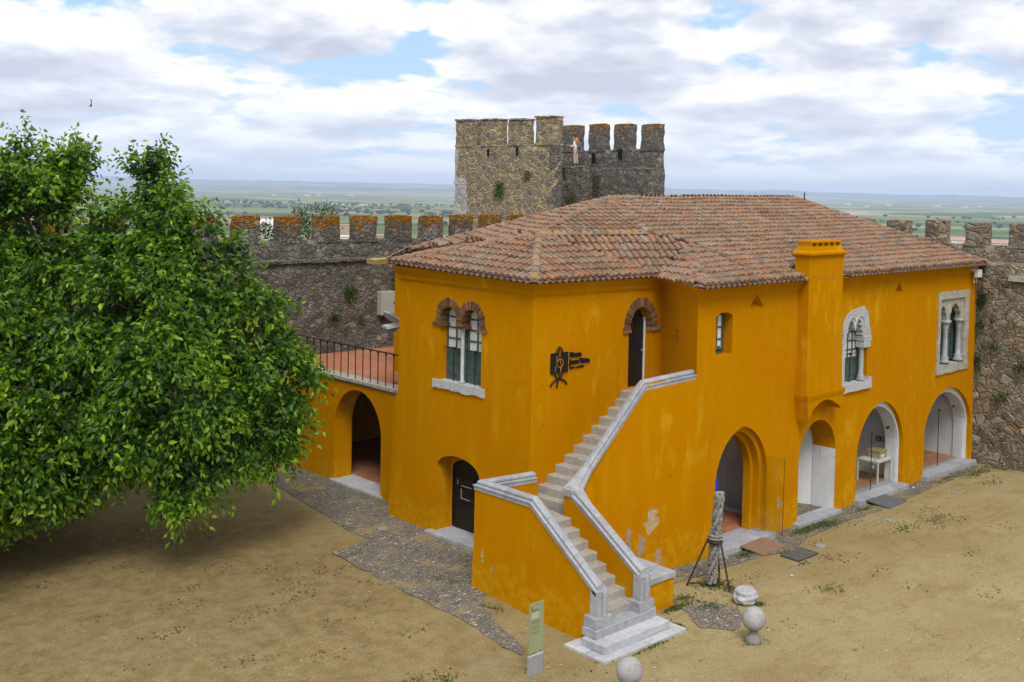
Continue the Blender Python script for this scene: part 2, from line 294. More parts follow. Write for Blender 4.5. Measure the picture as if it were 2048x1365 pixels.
n = NM('terracotta_floor')
br = n.t.nodes.new('ShaderNodeTexBrick'); n.L(n.pos, br.inputs['Vector']); br.inputs['Scale'].default_value = 3.3
br.inputs['Color1'].default_value = (0.34, 0.12, 0.06, 1); br.inputs['Color2'].default_value = (0.46, 0.17, 0.08, 1); br.inputs['Mortar'].default_value = (0.22, 0.13, 0.08, 1)
br.inputs['Mortar Size'].default_value = 0.012
c = n.mix(n.ramp(n.noise(1.3, 5, 0.65), [(0.45, 0.0), (0.7, 0.7)]), br.outputs[0], (0.40, 0.24, 0.15))
M['terracotta_floor'] = n.out(c, 0.6, spec=0.3)
n = NM('leaf_green')
at = n.t.nodes.new('ShaderNodeAttribute'); at.attribute_name = 'young_lit'
lf = n.math('ADD', n.math('MULTIPLY', n.isl, 0.42), n.math('ADD', n.math('MULTIPLY', at.outputs['Fac'], 0.45), n.math('MULTIPLY', n.math('SUBTRACT', n.noise(0.9, 3, 0.5), 0.45), 0.8)))  # paler young tips, which also paint lit tips and shaded hollows into the colour
c = n.ramp(lf, [(0.08, (0.010, 0.032, 0.004)), (0.37, (0.036, 0.10, 0.006)), (0.63, (0.098, 0.205, 0.008)), (0.92, (0.26, 0.40, 0.015))])
b = n.t.nodes.new('ShaderNodeBsdfPrincipled'); n.L(c, b.inputs['Base Color']); b.inputs['Roughness'].default_value = 0.45; b.inputs['Specular IOR Level'].default_value = 0.35
tr = n.t.nodes.new('ShaderNodeBsdfTranslucent'); n.L(n.mix(1.0, c, (1.6, 1.8, 0.4), 'MULTIPLY'), tr.inputs[0])
mx = n.t.nodes.new('ShaderNodeMixShader'); mx.inputs[0].default_value = 0.26; n.t.links.new(b.outputs[0], mx.inputs[1]); n.t.links.new(tr.outputs[0], mx.inputs[2])
n.t.links.new(mx.outputs[0], n.o.inputs[0]); M['leaf_green'] = n.m
n = NM('weed_green')
c = n.ramp(n.isl, [(0.0, (0.03, 0.055, 0.012)), (0.5, (0.06, 0.10, 0.02)), (0.85, (0.10, 0.14, 0.025)), (1.0, (0.18, 0.15, 0.06))])
M['weed_green'] = n.out(c, 0.7)
simple('bark', (0.10, 0.075, 0.055), 0.95, 0.35, 8, bump=0.6)
simple('green_paint', (0.055, 0.095, 0.085), 0.6, 0.35, 7)
simple('black_paint', (0.012, 0.011, 0.010), 0.6, 0.4, 5)
simple('iron', (0.03, 0.022, 0.018), 0.7, 0.4, 20, metal=0.3)
simple('window_white', (0.62, 0.61, 0.56), 0.35, 0.12, 2)
simple('grey_steel', (0.33, 0.34, 0.37), 0.45, 0.1, 5, metal=0.2)
simple('dark_void', (0.006, 0.005, 0.004), 0.9, 0.1)
simple('black_sheet', (0.008, 0.008, 0.010), 0.5, 0.1)
simple('white_trim', (0.65, 0.65, 0.62), 0.5, 0.08)
simple('weathered_lime', (0.36, 0.335, 0.28), 0.9, 0.3, 5, bump=0.5)
simple('skin', (0.45, 0.27, 0.19), 0.6, 0.05)
n = NM('flaking_black_door')
pm = n.math('MULTIPLY', n.ramp(n.noise(13, 5, 0.7), [(0.54, 0.0), (0.58, 1.0)]), n.ramp(n.dist((18.7, 21.0, 1.0), (0.3, 1.2, 1.6)), [(0.2, 1.0), (0.55, 0.0)]))
c = n.mix(pm, n.ramp(n.noise(6, 4), [(0.3, (0.006, 0.006, 0.006)), (0.7, (0.02, 0.02, 0.018))]), (0.42, 0.41, 0.38))
M['flaking_black_door'] = n.out(c, 0.55)
def glassmat(name, tint, refl):
    n = NM(name); t = n.t
    tr = t.nodes.new('ShaderNodeBsdfTransparent'); tr.inputs[0].default_value = (*tint, 1)
    gl = t.nodes.new('ShaderNodeBsdfGlossy'); gl.inputs['Roughness'].default_value = 0.02
    fr = t.nodes.new('ShaderNodeLayerWeight'); fr.inputs[0].default_value = 0.5
    mx = t.nodes.new('ShaderNodeMixShader'); n.L(n.math('MULTIPLY_ADD', n.math('POWER', fr.outputs['Facing'], 4.0), 0.6*refl, 0.04), mx.inputs[0])
    t.links.new(tr.outputs[0], mx.inputs[1]); t.links.new(gl.outputs[0], mx.inputs[2]); t.links.new(mx.outputs[0], n.o.inputs[0]); M[name] = n.m
glassmat('clear_glass', (0.90, 0.92, 0.91), 1.0)

# ------------------------------------------------------------------ mesh builder
class MB:
    def __init__(s, T=None): s.v = []; s.f = []; s.mi = []; s.T = T or (lambda a, b, c: (a, b, c))
    def add(s, vs, fs, mi=0):
        o = len(s.v); s.v += [tuple(s.T(*p)) for p in vs]; s.f += [tuple(i+o for i in f) for f in fs]; s.mi += [mi]*len(fs); return s
    def box(s, x0, x1, y0, y1, z0, z1, mi=0, j=0.0):
        vs = [(x, y, z) for x in (x0, x1) for y in (y0, y1) for z in (z0, z1)]
        if j: vs = [(a+rnd.uniform(-j, j), b+rnd.uniform(-j, j), c+rnd.uniform(-j, j)) for a, b, c in vs]
        return s.add(vs, [(0, 1, 3, 2), (4, 6, 7, 5), (0, 4, 5, 1), (2, 3, 7, 6), (0, 2, 6, 4), (1, 5, 7, 3)], mi)
    def prism(s, loop, z0, z1, mi=0):          # loop of (x,y), vertical prism; z may be lists
        n = len(loop); za = z0 if isinstance(z0, (list, tuple)) else [z0]*n; zb = z1 if isinstance(z1, (list, tuple)) else [z1]*n
        vs = [(x, y, za[i]) for i, (x, y) in enumerate(loop)]+[(x, y, zb[i]) for i, (x, y) in enumerate(loop)]
        return s.add(vs, [tuple(range(n))[::-1], tuple(range(n, 2*n))]+[(i, (i+1) % n, n+(i+1) % n, n+i) for i in range(n)], mi)
    def slab(s, loop, d0, d1, mi=0):           # loop of (u,z), extruded along depth (2nd coord)
        n = len(loop); vs = [(u, d0, z) for u, z in loop]+[(u, d1, z) for u, z in loop]
        return s.add(vs, [tuple(range(n)), tuple(range(n, 2*n))[::-1]]+[(i, n+i, n+(i+1) % n, (i+1) % n) for i in range(n)], mi)
    def loft(s, rings, closed=True, caps=True, mi=0):
        n = len(rings[0]); vs = [p for r in rings for p in r]; fs = []
        for k in range(len(rings)-1):
            for i in range(n if closed else n-1):
                j = (i+1) % n; fs.append((k*n+i, k*n+j, (k+1)*n+j, (k+1)*n+i))
        if caps and closed: fs += [tuple(range(n))[::-1], tuple((len(rings)-1)*n+i for i in range(n))]
        return s.add(vs, fs, mi)
    def lathe(s, prof, c=(0, 0, 0), n=16, mi=0, wob=0.0):
        rings = []
        for r, z in prof:
            rings.append([(c[0]+r*(1+rnd.uniform(-wob, wob))*math.cos(2*math.pi*i/n), c[1]+r*math.sin(2*math.pi*i/n), c[2]+z) for i in range(n)])
        return s.loft(rings, mi=mi)
    def tube(s, pts, r, n=8, mi=0, caps=True):
        pts = [Vector(p) for p in pts]; rs = r if isinstance(r, (list, tuple)) else [r]*len(pts); rings = []
        for i, p in enumerate(pts):
            t = (pts[min(i+1, len(pts)-1)]-pts[max(i-1, 0)]).normalized()
            a = t.cross(Vector((0, 0, 1))); a = a.normalized() if a.length > 1e-3 else Vector((1, 0, 0)); b = t.cross(a).normalized()
            rings.append([tuple(p+a*rs[i]*math.cos(2*math.pi*k/n)+b*rs[i]*math.sin(2*math.pi*k/n)) for k in range(n)])
        return s.loft(rings, caps=caps, mi=mi)
    def sweep(s, path, prof, mi=0, closed=True):     # prof: (lateral, dz); laterals mitred in plan
        P = [Vector(p) for p in path]; rings = []
        for i, p in enumerate(P):
            def lat(a, b):
                d = Vector((b.x-a.x, b.y-a.y, 0)); d.normalize(); return Vector((d.y, -d.x, 0))
            if i == 0: l = lat(P[0], P[1]); k = 1
            elif i == len(P)-1: l = lat(P[-2], P[-1]); k = 1
            else:
                a, b = lat(P[i-1], p), lat(p, P[i+1]); l = (a+b).normalized(); k = 1/max(0.35, l.dot(a))
            rings.append([tuple(p+l*(q[0]*k)+Vector((0, 0, q[1]))) for q in prof])
        return s.loft(rings, closed=closed, mi=mi)
    def holed(s, outline, holes, d=0.0, mi=0):       # flat panel in (u,z) with holes
        loops = [[Vector((a, b, 0)) for a, b in outline]]+[[Vector((a, b, 0)) for a, b in h] for h in holes]
        tris = tessellate_polygon(loops); flat = [p for l in loops for p in l]
        return s.add([(p.x, d, p.y) for p in flat], [tuple(t) for t in tris], mi)
    def reveal(s, loop, d0, d1, mi=0, skip=None):
        n = len(loop); vs = [(u, d0, z) for u, z in loop]+[(u, d1, z) for u, z in loop]
        return s.add(vs, [(i, (i+1) % n, n+(i+1) % n, n+i) for i in range(n) if not (skip and skip(loop[i], loop[(i+1) % n]))], mi)
    def build(s, name, mats, parent=None, smooth=False, bevel=0.0, origin=None):
        me = bpy.data.meshes.new(name); o = bpy.data.objects.new(name, me); COL.objects.link(o)
        off = Vector((0, 0, 0))
        if parent is not None: off = WLOC[parent.name]
        if origin is not None: loc = Vector(origin)
        elif parent is not None: loc = off
        else:
            a = np.array(s.v); loc = Vector(((a[:, 0].min()+a[:, 0].max())/2, (a[:, 1].min()+a[:, 1].max())/2, a[:, 2].min()))
        me.from_pydata([(x-loc.x, y-loc.y, z-loc.z) for x, y, z in s.v], [], s.f)
        if not isinstance(mats, (list, tuple)): mats = [mats]
        for m in mats: me.materials.append(M[m] if isinstance(m, str) else m)
        me.polygons.foreach_set('material_index', s.mi)
        if smooth: me.polygons.foreach_set('use_smooth', [True]*len(me.polygons))
        bm = bmesh.new(); bm.from_mesh(me); bmesh.ops.recalc_face_normals(bm, faces=bm.faces); bm.to_mesh(me); bm.free()
        me.update()
        if parent is not None: o.parent = parent
        o.location = loc-off; WLOC[o.name] = loc
        if bevel: 
            b = o.modifiers.new('bevel', 'BEVEL'); b.width = bevel; b.segments = 2; b.limit_method = 'ANGLE'
        return o
WLOC = {}
def thing(name, label, cat, loc, group=None):
    o = bpy.data.objects.new(name, None); COL.objects.link(o); o.location = loc; WLOC[o.name] = Vector(loc); o.empty_display_size = 0.3
    return tag(o, label, cat, group)
def tag(o, label=None, cat=None, group=None, kind=None):
    if label: o['label'] = label
    if cat: o['category'] = cat
    if group: o['group'] = group
    if kind: o['kind'] = kind
    return o
def arch(u0, u1, z0, zs, zt, n=18, point=0.0):
    c, a, h = (u0+u1)/2, (u1-u0)/2, zt-zs; pts = [(u0, z0)]
    for i in range(n+1):
        t = math.pi*(1-i/n); x = math.cos(t); y = math.sin(t)
        y = y*(1-point)+point*(1-abs(x))**0.75
        pts.append((c+a*x, zs+h*y))
    return pts+[(u1, z0)]
def resample_noise(loop, amp, step=0.12, seed=0):
    out = []; n = len(loop)
    for i in range(n):
        a, b = Vector(loop[i]), Vector(loop[(i+1) % n]); k = max(1, int((b-a).length/step))
        for j in range(k):
            p = a+(b-a)*(j/k); q = mnoise.noise_vector(Vector((p.x*3+seed, p.y*3, seed)))
            out.append((p.x+q.x*amp, p.y+q.y*amp))
    return out
def text_mesh(body, size, T, u, z, font=None, depth=0.01, d=-0.02, bold=0.0, sx=1.0):
    cu = bpy.data.curves.new('lettering', 'FONT'); cu.body = body; cu.size = size; cu.extrude = 0.0; cu.offset = bold
    o = bpy.data.objects.new('lettering', cu); COL.objects.link(o)
    dg = bpy.context.evaluated_depsgraph_get(); me = bpy.data.meshes.new_from_object(o.evaluated_get(dg))
    vs = [(v.co.x*sx, v.co.y) for v in me.vertices]; fs = [tuple(p.vertices) for p in me.polygons]
    bpy.data.objects.remove(o); bpy.data.curves.remove(cu); bpy.data.meshes.remove(me)
    mb = MB(T); k = len(vs)
    mb.add([(u+x, d, z+y) for x, y in vs]+[(u+x, d+depth, z+y) for x, y in vs], fs)
    # side walls from boundary edges
    cnt = {}
    for f in fs:
        for i in range(len(f)):
            e = (f[i], f[(i+1) % len(f)]); cnt[tuple(sorted(e))] = cnt.get(tuple(sorted(e)), 0)+1
    side = [(a, b, b+k, a+k) for (a, b), c in cnt.items() if c == 1]
    mb.f += side; mb.mi += [0]*len(side)
    return mb
# ================================================================== GROUND
def smooth(a, b, x): t = max(0, min(1, (x-a)/(b-a))); return t*t*(3-2*t)
def gz(x, y): return 0.17*smooth(15.6, 19.0, y)*(1-smooth(19.6, 22.0, x))
def grid_sheet(name, poly, dz, mat, step=0.5, kind='structure', amp=0.0):
    bm = bmesh.new(); xs = [p[0] for p in poly]; ys = [p[1] for p in poly]
    tri = tessellate_polygon([[Vector((a, b, 0)) for a, b in poly]])
    for a, b in poly: bm.verts.new((a, b, 0))
    bm.verts.ensure_lookup_table()
    for t in tri:
        try: bm.faces.new([bm.verts[i] for i in t])
        except ValueError: pass
    for ax, lo, hi in ((0, min(xs), max(xs)), (1, min(ys), max(ys))):
        k = lo+step
        while k < hi:
            co = (k, 0, 0) if ax == 0 else (0, k, 0); no = (1, 0, 0) if ax == 0 else (0, 1, 0)
            bmesh.ops.bisect_plane(bm, geom=bm.verts[:]+bm.edges[:]+bm.faces[:], plane_co=co, plane_no=no); k += step
    for v in bm.verts: v.co.z = gz(v.co.x, v.co.y)+dz+amp*mnoise.noise(v.co*0.9)
    me = bpy.data.meshes.new(name); bm.normal_update(); bm.to_mesh(me); bm.free()
    o = bpy.data.objects.new(name, me); COL.objects.link(o); me.materials.append(M[mat])
    for p in me.polygons:
        if p.normal.z < 0: p.flip()
    if kind: o['kind'] = kind
    return o
gm = MB(); 
xs = [-45, -30, -15, -5]+[i*0.4 for i in range(0, 105)]+[42.5]; ys = [-45, -30, -15, -5, 0, 5]+[8+i*0.4 for i in range(0, 68)]+[36, 38]
vs = [(x, y, gz(x, y)+0.016*mnoise.noise(Vector((x*0.7, y*0.7, 0)))+0.006*mnoise.noise(Vector((x*2.1, y*2.1, 3)))-0.009) for y in ys for x in xs]; nx = len(xs)
gm.add(vs, [(j*nx+i, j*nx+i+1, (j+1)*nx+i+1, (j+1)*nx+i) for j in range(len(ys)-1) for i in range(nx-1)])
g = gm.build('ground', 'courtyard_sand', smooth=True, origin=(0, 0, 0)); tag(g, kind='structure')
def wob(loop, amp=0.05, s=0): return resample_noise(loop, amp, 0.3, s)
path1 = [(18.35, 18.2), (18.9, 24.6), (19.1, 31.9), (17.9, 31.9), (17.35, 29.3), (16.95, 26.3), (16.5, 23.6), (16.5, 22.95), (16.1, 22.7), (15.2, 22.65), (15.15, 22.1), (15.0, 19.5), (15.05, 17.2), (14.95, 15.4), (15.2, 15.5), (15.6, 16.9), (16.2, 18.0)]
grid_sheet('cobbled_path', wob(path1, 0.14, 1), 0.006, 'cobble')
path2 = [(19.0, 16.9), (19.6, 16.0), (20.2, 15.9), (21.4, 15.85), (23.4, 15.75), (24.9, 15.3), (26.2, 15.8), (28.0, 15.8), (31.0, 15.75), (34.0, 15.9), (37.6, 16.1), (38.2, 16.3), (38.2, 16.8)]
grid_sheet('cobbled_path', wob(path2, 0.12, 2), 0.006, 'cobble')
path3 = [(19.55, 15.4), (20.1, 14.9), (20.45, 14.1), (19.9, 13.6), (19.3, 13.3), (18.9, 13.9), (19.25, 14.6)]
grid_sheet('cobbled_path', wob(path3, 0.14, 3), 0.006, 'cobble')

# ================================================================== MUSEUM
TA = lambda u, d, z: (18.2+d, u, z)
TB = lambda u, d, z: (u, 18.6+d, z)
TC = lambda u, d, z: (u, 16.57+d, z)
TT = lambda u, d, z: (19.0+d, u, z)
_s0, _s1 = Vector((22.0, 16.57, 0)), Vector((23.08, 18.6, 0)); _su = (_s1-_s0).normalized(); _sn = Vector((_su.y, -_su.x, 0))  # inward
def TS(u, d, z): p = _s0+_su*u+_sn*d; return (p.x, p.y, z)
mus = thing('museum_building', 'two storey ochre yellow museum with red tiled hipped roof and ground floor arches', 'building', (18.2, 18.6, 0))

# facade towards the courtyard on the left
twin = [(20.46, 4.3), (22.13, 4.3), (22.13, 5.85)]
def arc(c, z, a, b, t0, t1, n): return [(c+a*math.cos(R_(t0+(t1-t0)*i/n)), z+b*math.sin(R_(t0+(t1-t0)*i/n))) for i in range(n+1)]
twin += arc(21.75, 5.85, 0.38, 0.42, 0, 180, 10)[0:] + [(21.34, 5.84), (21.26, 5.84)] + arc(20.85, 5.85, 0.38, 0.42, 0, 180, 10) + [(20.46, 5.85)]
niche = arch(20.46, 22.16, 0.1, 1.98, 2.38)
mb = MB(TA)
mb.holed([(18.6, -0.3), (18.6, 7.1), (23.9, 7.22), (23.9, 3.72), (23.98, 3.62), (24.07, 3.5), (24.1, 3.3), (24.2, 1.5), (24.31, -0.3)], [twin, niche])
mb.reveal(twin, 0, 0.32, skip=lambda p, q: p[1] > 5.83 and q[1] > 5.83); mb.reveal(niche, 0, 0.5)
mb.holed([(20.2, 0.0), (22.4, 0.0), (22.4, 2.6), (20.2, 2.6)], [arch(20.5, 22.1, 0.1, 1.85, 2.2)], d=0.5)
mb.add([(24.31, 0, -0.3), (24.2, 0, 1.5), (24.1, 0, 3.3), (24.07, 0, 3.5), (23.98, 0, 3.62), (23.9, 0, 3.72), (24.31, 0.8, -0.3), (24.2, 0.8, 1.5), (24.1, 0.8, 3.3), (24.07, 0.8, 3.5), (23.98, 0.8, 3.62), (23.9, 0.8, 3.72)], [(i, i+1, i+7, i+6) for i in range(5)])
mb.add([(23.9, 0, 3.72), (23.9, 0, 7.22), (23.9, 2.7, 7.1), (23.9, 2.7, 3.0)], [(0, 1, 2, 3)])
mb.add([(23.9, 2.7, 3.0), (23.9, 2.7, 7.15), (27.7, 2.7, 7.15), (27.7, 2.7, 3.0)], [(0, 1, 2, 3)])
mb.add([(24.6, 2.75, 7.0), (26.7, 2.7, 7.42), (27.65, 2.7, 7.0)], [(0, 1, 2)])
mb.build('wall', 'ochre_plaster', mus)
# wall beside the stairs
drloop = arch(21.73, 22.65, 4.16, 5.75, 6.34, point=0.15)
mb = MB(TB); mb.holed([(18.2, 0.0), (18.2, 7.1), (23.12, 7.1), (23.12, 0.0)], [drloop]); mb.reveal(drloop, 0, 0.3)
mb.build('wall', 'ochre_plaster', mus)
Ls = (_s1-_s0).length
mb = MB(TS); mb.holed([(0, 0), (0, 6.95), (Ls, 7.08), (Ls, 0)], []); mb.build('wall', 'ochre_plaster', mus)
# long facade
a1 = arch(22.91, 25.27, 0.15, 1.75, 3.2, point=0.12); a2 = arch(26.85, 28.83, 0.06, 1.85, 2.88)
a3 = arch(30.07, 33.0, 0.1, 1.35, 2.97, point=0.1); a4 = arch(34.44, 37.93, 0.1, 1.4, 2.9, point=0.1)
sw = [(22.77, 5.2), (23.5, 5.2), (23.5, 6.2), (23.3, 6.3), (23.0, 6.31), (22.77, 6.22)]
t1 = [(24.18, 6.32), (24.9, 6.34), (24.57, 6.72)]; t2 = [(32.08, 6.32), (32.66, 6.35), (32.4, 6.68)]
w1 = [(29.03, 3.6), (30.52, 3.6), (30.52, 5.0), (30.55, 5.25), (30.4, 5.6), (30.15, 5.95), (29.5, 5.88), (29.25, 5.75), (29.05, 5.48), (29.03, 5.2)]
w2 = [(35.2, 3.6), (37.3, 3.6), (37.3, 6.1), (35.2, 6.1)]
mb = MB(TC)
mb.holed([(22.0, -0.2), (22.0, 6.95), (37.85, 6.95), (38.15, -0.2)], [a1, a2, a3, a4, sw, t1, t2, w1, w2])
low = lambda p, q: (p[0] == q[0] or abs(p[0]-q[0]) > 0.5) and p[1] < 0.3 and q[1] < 0.3
mb.reveal(a1, 0, 0.14, skip=low)
i1 = arch(23.06, 25.12, 0.15, 1.75, 3.05, point=0.12); mb.holed(a1, [i1], d=0.14); mb.reveal(i1, 0.14, 0.36, skip=low)
j1 = arch(23.16, 25.02, 0.15, 1.75, 2.92, point=0.12); mb.holed(i1, [j1], d=0.36); mb.reveal(j1, 0.36, 0.6, skip=low)
mb.reveal(a2, 0, 0.75, skip=low); mb.reveal(a3, 0, 0.14, skip=low); mb.reveal(a4, 0, 0.14, skip=low)
mb.reveal(sw, 0, 0.3); mb.reveal(w1, 0, 0.35); mb.reveal(w2, 0, 0.4)
for t, c in ((t1, (24.6, 6.5)), (t2, (32.4, 6.5))):
    mb.add([(t[0][0], 0, t[0][1]), (t[1][0], 0, t[1][1]), (t[2][0], 0, t[2][1]), (c[0]+0.1, 0.3, c[1]-0.05)], [(0, 1, 3), (1, 2, 3), (2, 0, 3)])
mb.build('wall', 'ochre_plaster', mus)
# white inner arches, partitions, ceiling of the ground floor rooms
mb = MB(TC)
for o_, (u0, u1, zs, zt, z0) in ((a3, (30.1, 32.97, 1.3, 2.8, 0.1)), (a4, (34.47, 37.9, 1.35, 2.72, 0.1))):
    inn = arch(u0, u1, z0, zs, zt, point=0.1)
    mb.holed([(u0-0.1, 0.0), (u1+0.1, 0.0), (u1+0.1, 3.05), (u0-0.1, 3.05)], [inn], d=0.142); mb.reveal(inn, 0.142, 0.6, skip=low)
    mb.holed([(u0-0.3, 0.0), (u1+0.18, 0.0), (u1+0.18, 3.3), (u0-0.3, 3.3)], [inn], d=0.6)
mb.add([(28.827, -0.001, 0.0), (28.827, 0.75, 0.0), (28.827, 0.75, 2.02), (28.827, -0.001, 2.02)], [(0, 1, 2, 3)])
mb.add([(28.85, 0.75, 0.0), (27.6, 3.2, 0.0), (27.6, 3.2, 3.2), (28.85, 0.75, 3.2)], [(0, 1, 2, 3)])
mb.add([(26.84, 0.75, 0.0), (26.6, 3.2, 0.0), (26.84, 0.75, 3.2), (26.6, 3.2, 3.2)], [(0, 1, 3, 2)]); mb.add([(26.6, 3.2, 0.0), (27.6, 3.2, 0.0), (27.6, 3.2, 3.2), (26.6, 3.2, 3.2)], [(0, 1, 2, 3)])
# room behind first arch with an inner arch
ir = [(17.6-16.57, 0.15), (20.4-16.57, 0.15)]
TP = lambda u, d, z: (26.1+d, u, z)
inner = arch(17.75, 19.6, 0.15, 1.6, 2.5)
m2 = MB(TP); m2.holed([(16.6, 0.1), (22.2, 0.1), (22.2, 3.3), (16.6, 3.3)], [inner]); m2.reveal(inner, 0, 0.4)
m2.build('interior_wall', 'white_plaster', mus)
m2 = MB(lambda u, d, z: (33.38+d, u, z)); inner = arch(18.3, 21.4, 0.15, 1.5, 2.6)
m2.holed([(17.17, 0.1), (22.2, 0.1), (22.2, 3.3), (17.17, 3.3)], []); m2.build('interior_wall', 'white_plaster', mus)
m2 = MB(lambda u, d, z: (u, 19.9+d, z)); inner = arch(30.6, 32.8, 0.15, 1.5, 2.5)
m2.holed([(26.5, 0.1), (33.38, 0.1), (33.38, 3.3), (26.5, 3.3)], [inner]); m2.reveal(inner, 0, 0.3); m2.build('interior_wall', 'white_plaster', mus)
mb.add([(22.2, 5.6, 0.1), (38.1, 5.6, 0.1), (38.1, 5.6, 3.3), (22.2, 5.6, 3.3)], [(0, 1, 2, 3)])
mb.add([(37.95, 0.6, 0.1), (37.95, 5.6, 0.1), (37.95, 5.6, 3.3), (37.95, 0.6, 3.3)], [(0, 1, 2, 3)])
mb.add([(22.3, 0.6, 0.1), (22.3, 5.6, 0.1), (22.3, 5.6, 3.3), (22.3, 0.6, 3.3)], [(0, 1, 2, 3)])
mb.add([(22.2, 0.1, 3.28), (38.1, 0.1, 3.28), (38.1, 5.6, 3.28), (22.2, 5.6, 3.28)], [(0, 1, 2, 3)])
mb.build('interior_wall', 'white_plaster', mus)
mb = MB(TC); mb.add([(22.3, 0.3, 0.145), (26.3, 0.3, 0.145), (26.3, 5.6, 0.145), (22.3, 5.6, 0.145)], [(0, 1, 2, 3)])
mb.add([(29.3, 0.3, 0.145), (38.0, 0.3, 0.145), (38.0, 5.6, 0.145), (29.3, 5.6, 0.145)], [(0, 1, 2, 3)]); mb.build('floor', 'terracotta_floor', mus)
mb = MB(TC); mb.add([(26.3, 0.1, 0.05), (29.3, 0.1, 0.05), (29.3, 3, 0.05), (26.3, 3, 0.05)], [(0, 1, 2, 3)]); mb.build('floor', 'cobble', mus)
# thresholds of marble
for u0, u1, d0, d1, z in ((22.88, 25.4, -0.26, 0.62, 0.15), (26.6, 28.95, -0.22, 0.3, 0.10), (29.95, 33.05, -0.24, 0.5, 0.15), (34.3, 38.0, -0.22, 0.45, 0.15)):
    mb = MB(TC); k = int((u1-u0)/0.8)+1
    for i in range(k): mb.box(u0+(u1-u0)*i/k+0.004, u0+(u1-u0)*(i+1)/k-0.004, d0+rnd.uniform(-.02, .02), d1, -0.1, z, j=0.004)
    mb.build('threshold', 'grey_marble', mus, bevel=0.012)
mb = MB(TA)
for i in range(3): mb.box(20.35+0.68*i, 21.02+0.68*i, -0.22, 0.62, 0.0, 0.27-0.01*i, j=0.006)
mb.build('threshold', 'grey_marble', mus, bevel=0.012)
# weathered black door in the niche
mb = MB(TA); mb.slab(arch(20.48, 22.12, 0.27, 1.85, 2.2), 0.56, 0.61); door = mb.build('door', 'flaking_black_door', mus)
mb = MB(TA)
for u in (20.52, 21.28, 22.06): mb.box(u-0.03, u+0.03, 0.535, 0.56, 0.3, 1.8)
for z in (0.32, 0.95, 1.05, 1.4, 1.72): mb.box(20.5, 22.1, 0.53, 0.565, z-0.03, z+0.03)
mb.build('door_frame', 'black_paint', door)
mb = MB(TA)
for a, b, c, e in ((21.75, 21.765, 1.1, 1.36), (21.4, 21.75, 1.1, 1.112), (21.35, 21.75, 1.44, 1.452), (20.8, 21.15, 1.1, 1.112), (21.15, 21.165, 1.1, 1.33), (21.9, 21.912, 1.45, 1.58)): mb = MB(TA); mb.box(a, b, 0.522, 0.53, c, e); mb.build('glazing_bar', 'window_white', door)
mb = MB(TA); mb.add([(20.2, 0.8, 0), (22.4, 0.8, 0), (22.4, 0.8, 2.6), (20.2, 0.8, 2.6)], [(0, 1, 2, 3)]); mb.build('interior_wall', 'dark_void', mus)  # black sheet standing for the dark behind the niche door

# brick arches
def voussoirs(mb, c, z, a0, b0, a1_, b1_, t0, t1, n, d0, d1, keep=None):
    for i in range(n):
        ta, tb = R_(t0+(t1-t0)*(i+0.06)/n), R_(t0+(t1-t0)*(i+0.94)/n); q = rnd.uniform(-0.02, 0.035); qi = rnd.uniform(-0.02, 0.02)
        lp = [(c+(a0+qi)*math.cos(ta), z+(b0+qi)*math.sin(ta)), (c+(a1_+q)*math.cos(ta), z+(b1_+q)*math.sin(ta)), (c+(a1_+q)*math.cos(tb), z+(b1_+q)*math.sin(tb)), (c+(a0+qi)*math.cos(tb), z+(b0+qi)*math.sin(tb))]
        if keep and not keep(sum(p[0] for p in lp)/4, sum(p[1] for p in lp)/4): continue
        mb.slab(lp, d0+rnd.uniform(-0.015, 0.015), d1)
mb = MB(TA)
voussoirs(mb, 21.75, 5.93, 0.355, 0.37, 0.52, 0.56, -12, 192, 34, -0.04, 0.325, lambda u, z: u > 21.27)
voussoirs(mb, 20.85, 5.93, 0.355, 0.37, 0.52, 0.56, -12, 192, 34, -0.04, 0.325, lambda u, z: u < 21.36)
for u0, u1 in ((20.24, 20.56), (21.14, 21.46), (22.02, 22.4)):
    for k in range(2): mb.box(u0+0.03*k, u1-0.03*k, -0.055, 0.31, 5.74+0.055*k, 5.785+0.055*k, j=0.01)
mb.build('brick_arch', 'brick_edge', mus)
mb = MB(TB); voussoirs(mb, 22.19, 5.76, 0.44, 0.57, 0.66, 0.80, 0, 180, 40, -0.05, 0.36)
mb.box(21.47, 21.78, -0.06, 0.1, 5.66, 5.75, j=0.012); mb.box(22.6, 23.02, -0.06, 0.12, 5.66, 5.75, j=0.012)
mb.build('brick_arch', 'brick_edge', mus)
# upper door
mb = MB(TB); mb.add([(21.5, 0.32, 4.1), (22.9, 0.32, 4.1), (22.9, 0.32, 6.5), (21.5, 0.32, 6.5)], [(0, 1, 2, 3)]); mb.build('interior_wall', 'dark_void', mus)  # black sheet in place of the dark inside behind the upper door
mb = MB(TB); mb.slab(arch(21.7, 22.56, 4.2, 5.85, 6.3, point=0.15), 0.2, 0.24)
for z in (4.4, 5.05, 5.6):
    for u in (21.86, 22.2): mb.box(u, u+0.26, 0.185, 0.205, z, z+0.42)
door = mb.build('door', 'black_paint', mus)
mb = MB(TB); mb.box(22.56, 22.61, 0.17, 0.24, 4.2, 6.02); mb.build('door_edge', 'white_trim', door)
mb = MB(TB); mb.tube([(22.48, 0.2, 5.12), (22.48, 0.15, 5.12)], 0.02); mb.build('handle', 'grey_steel', door)

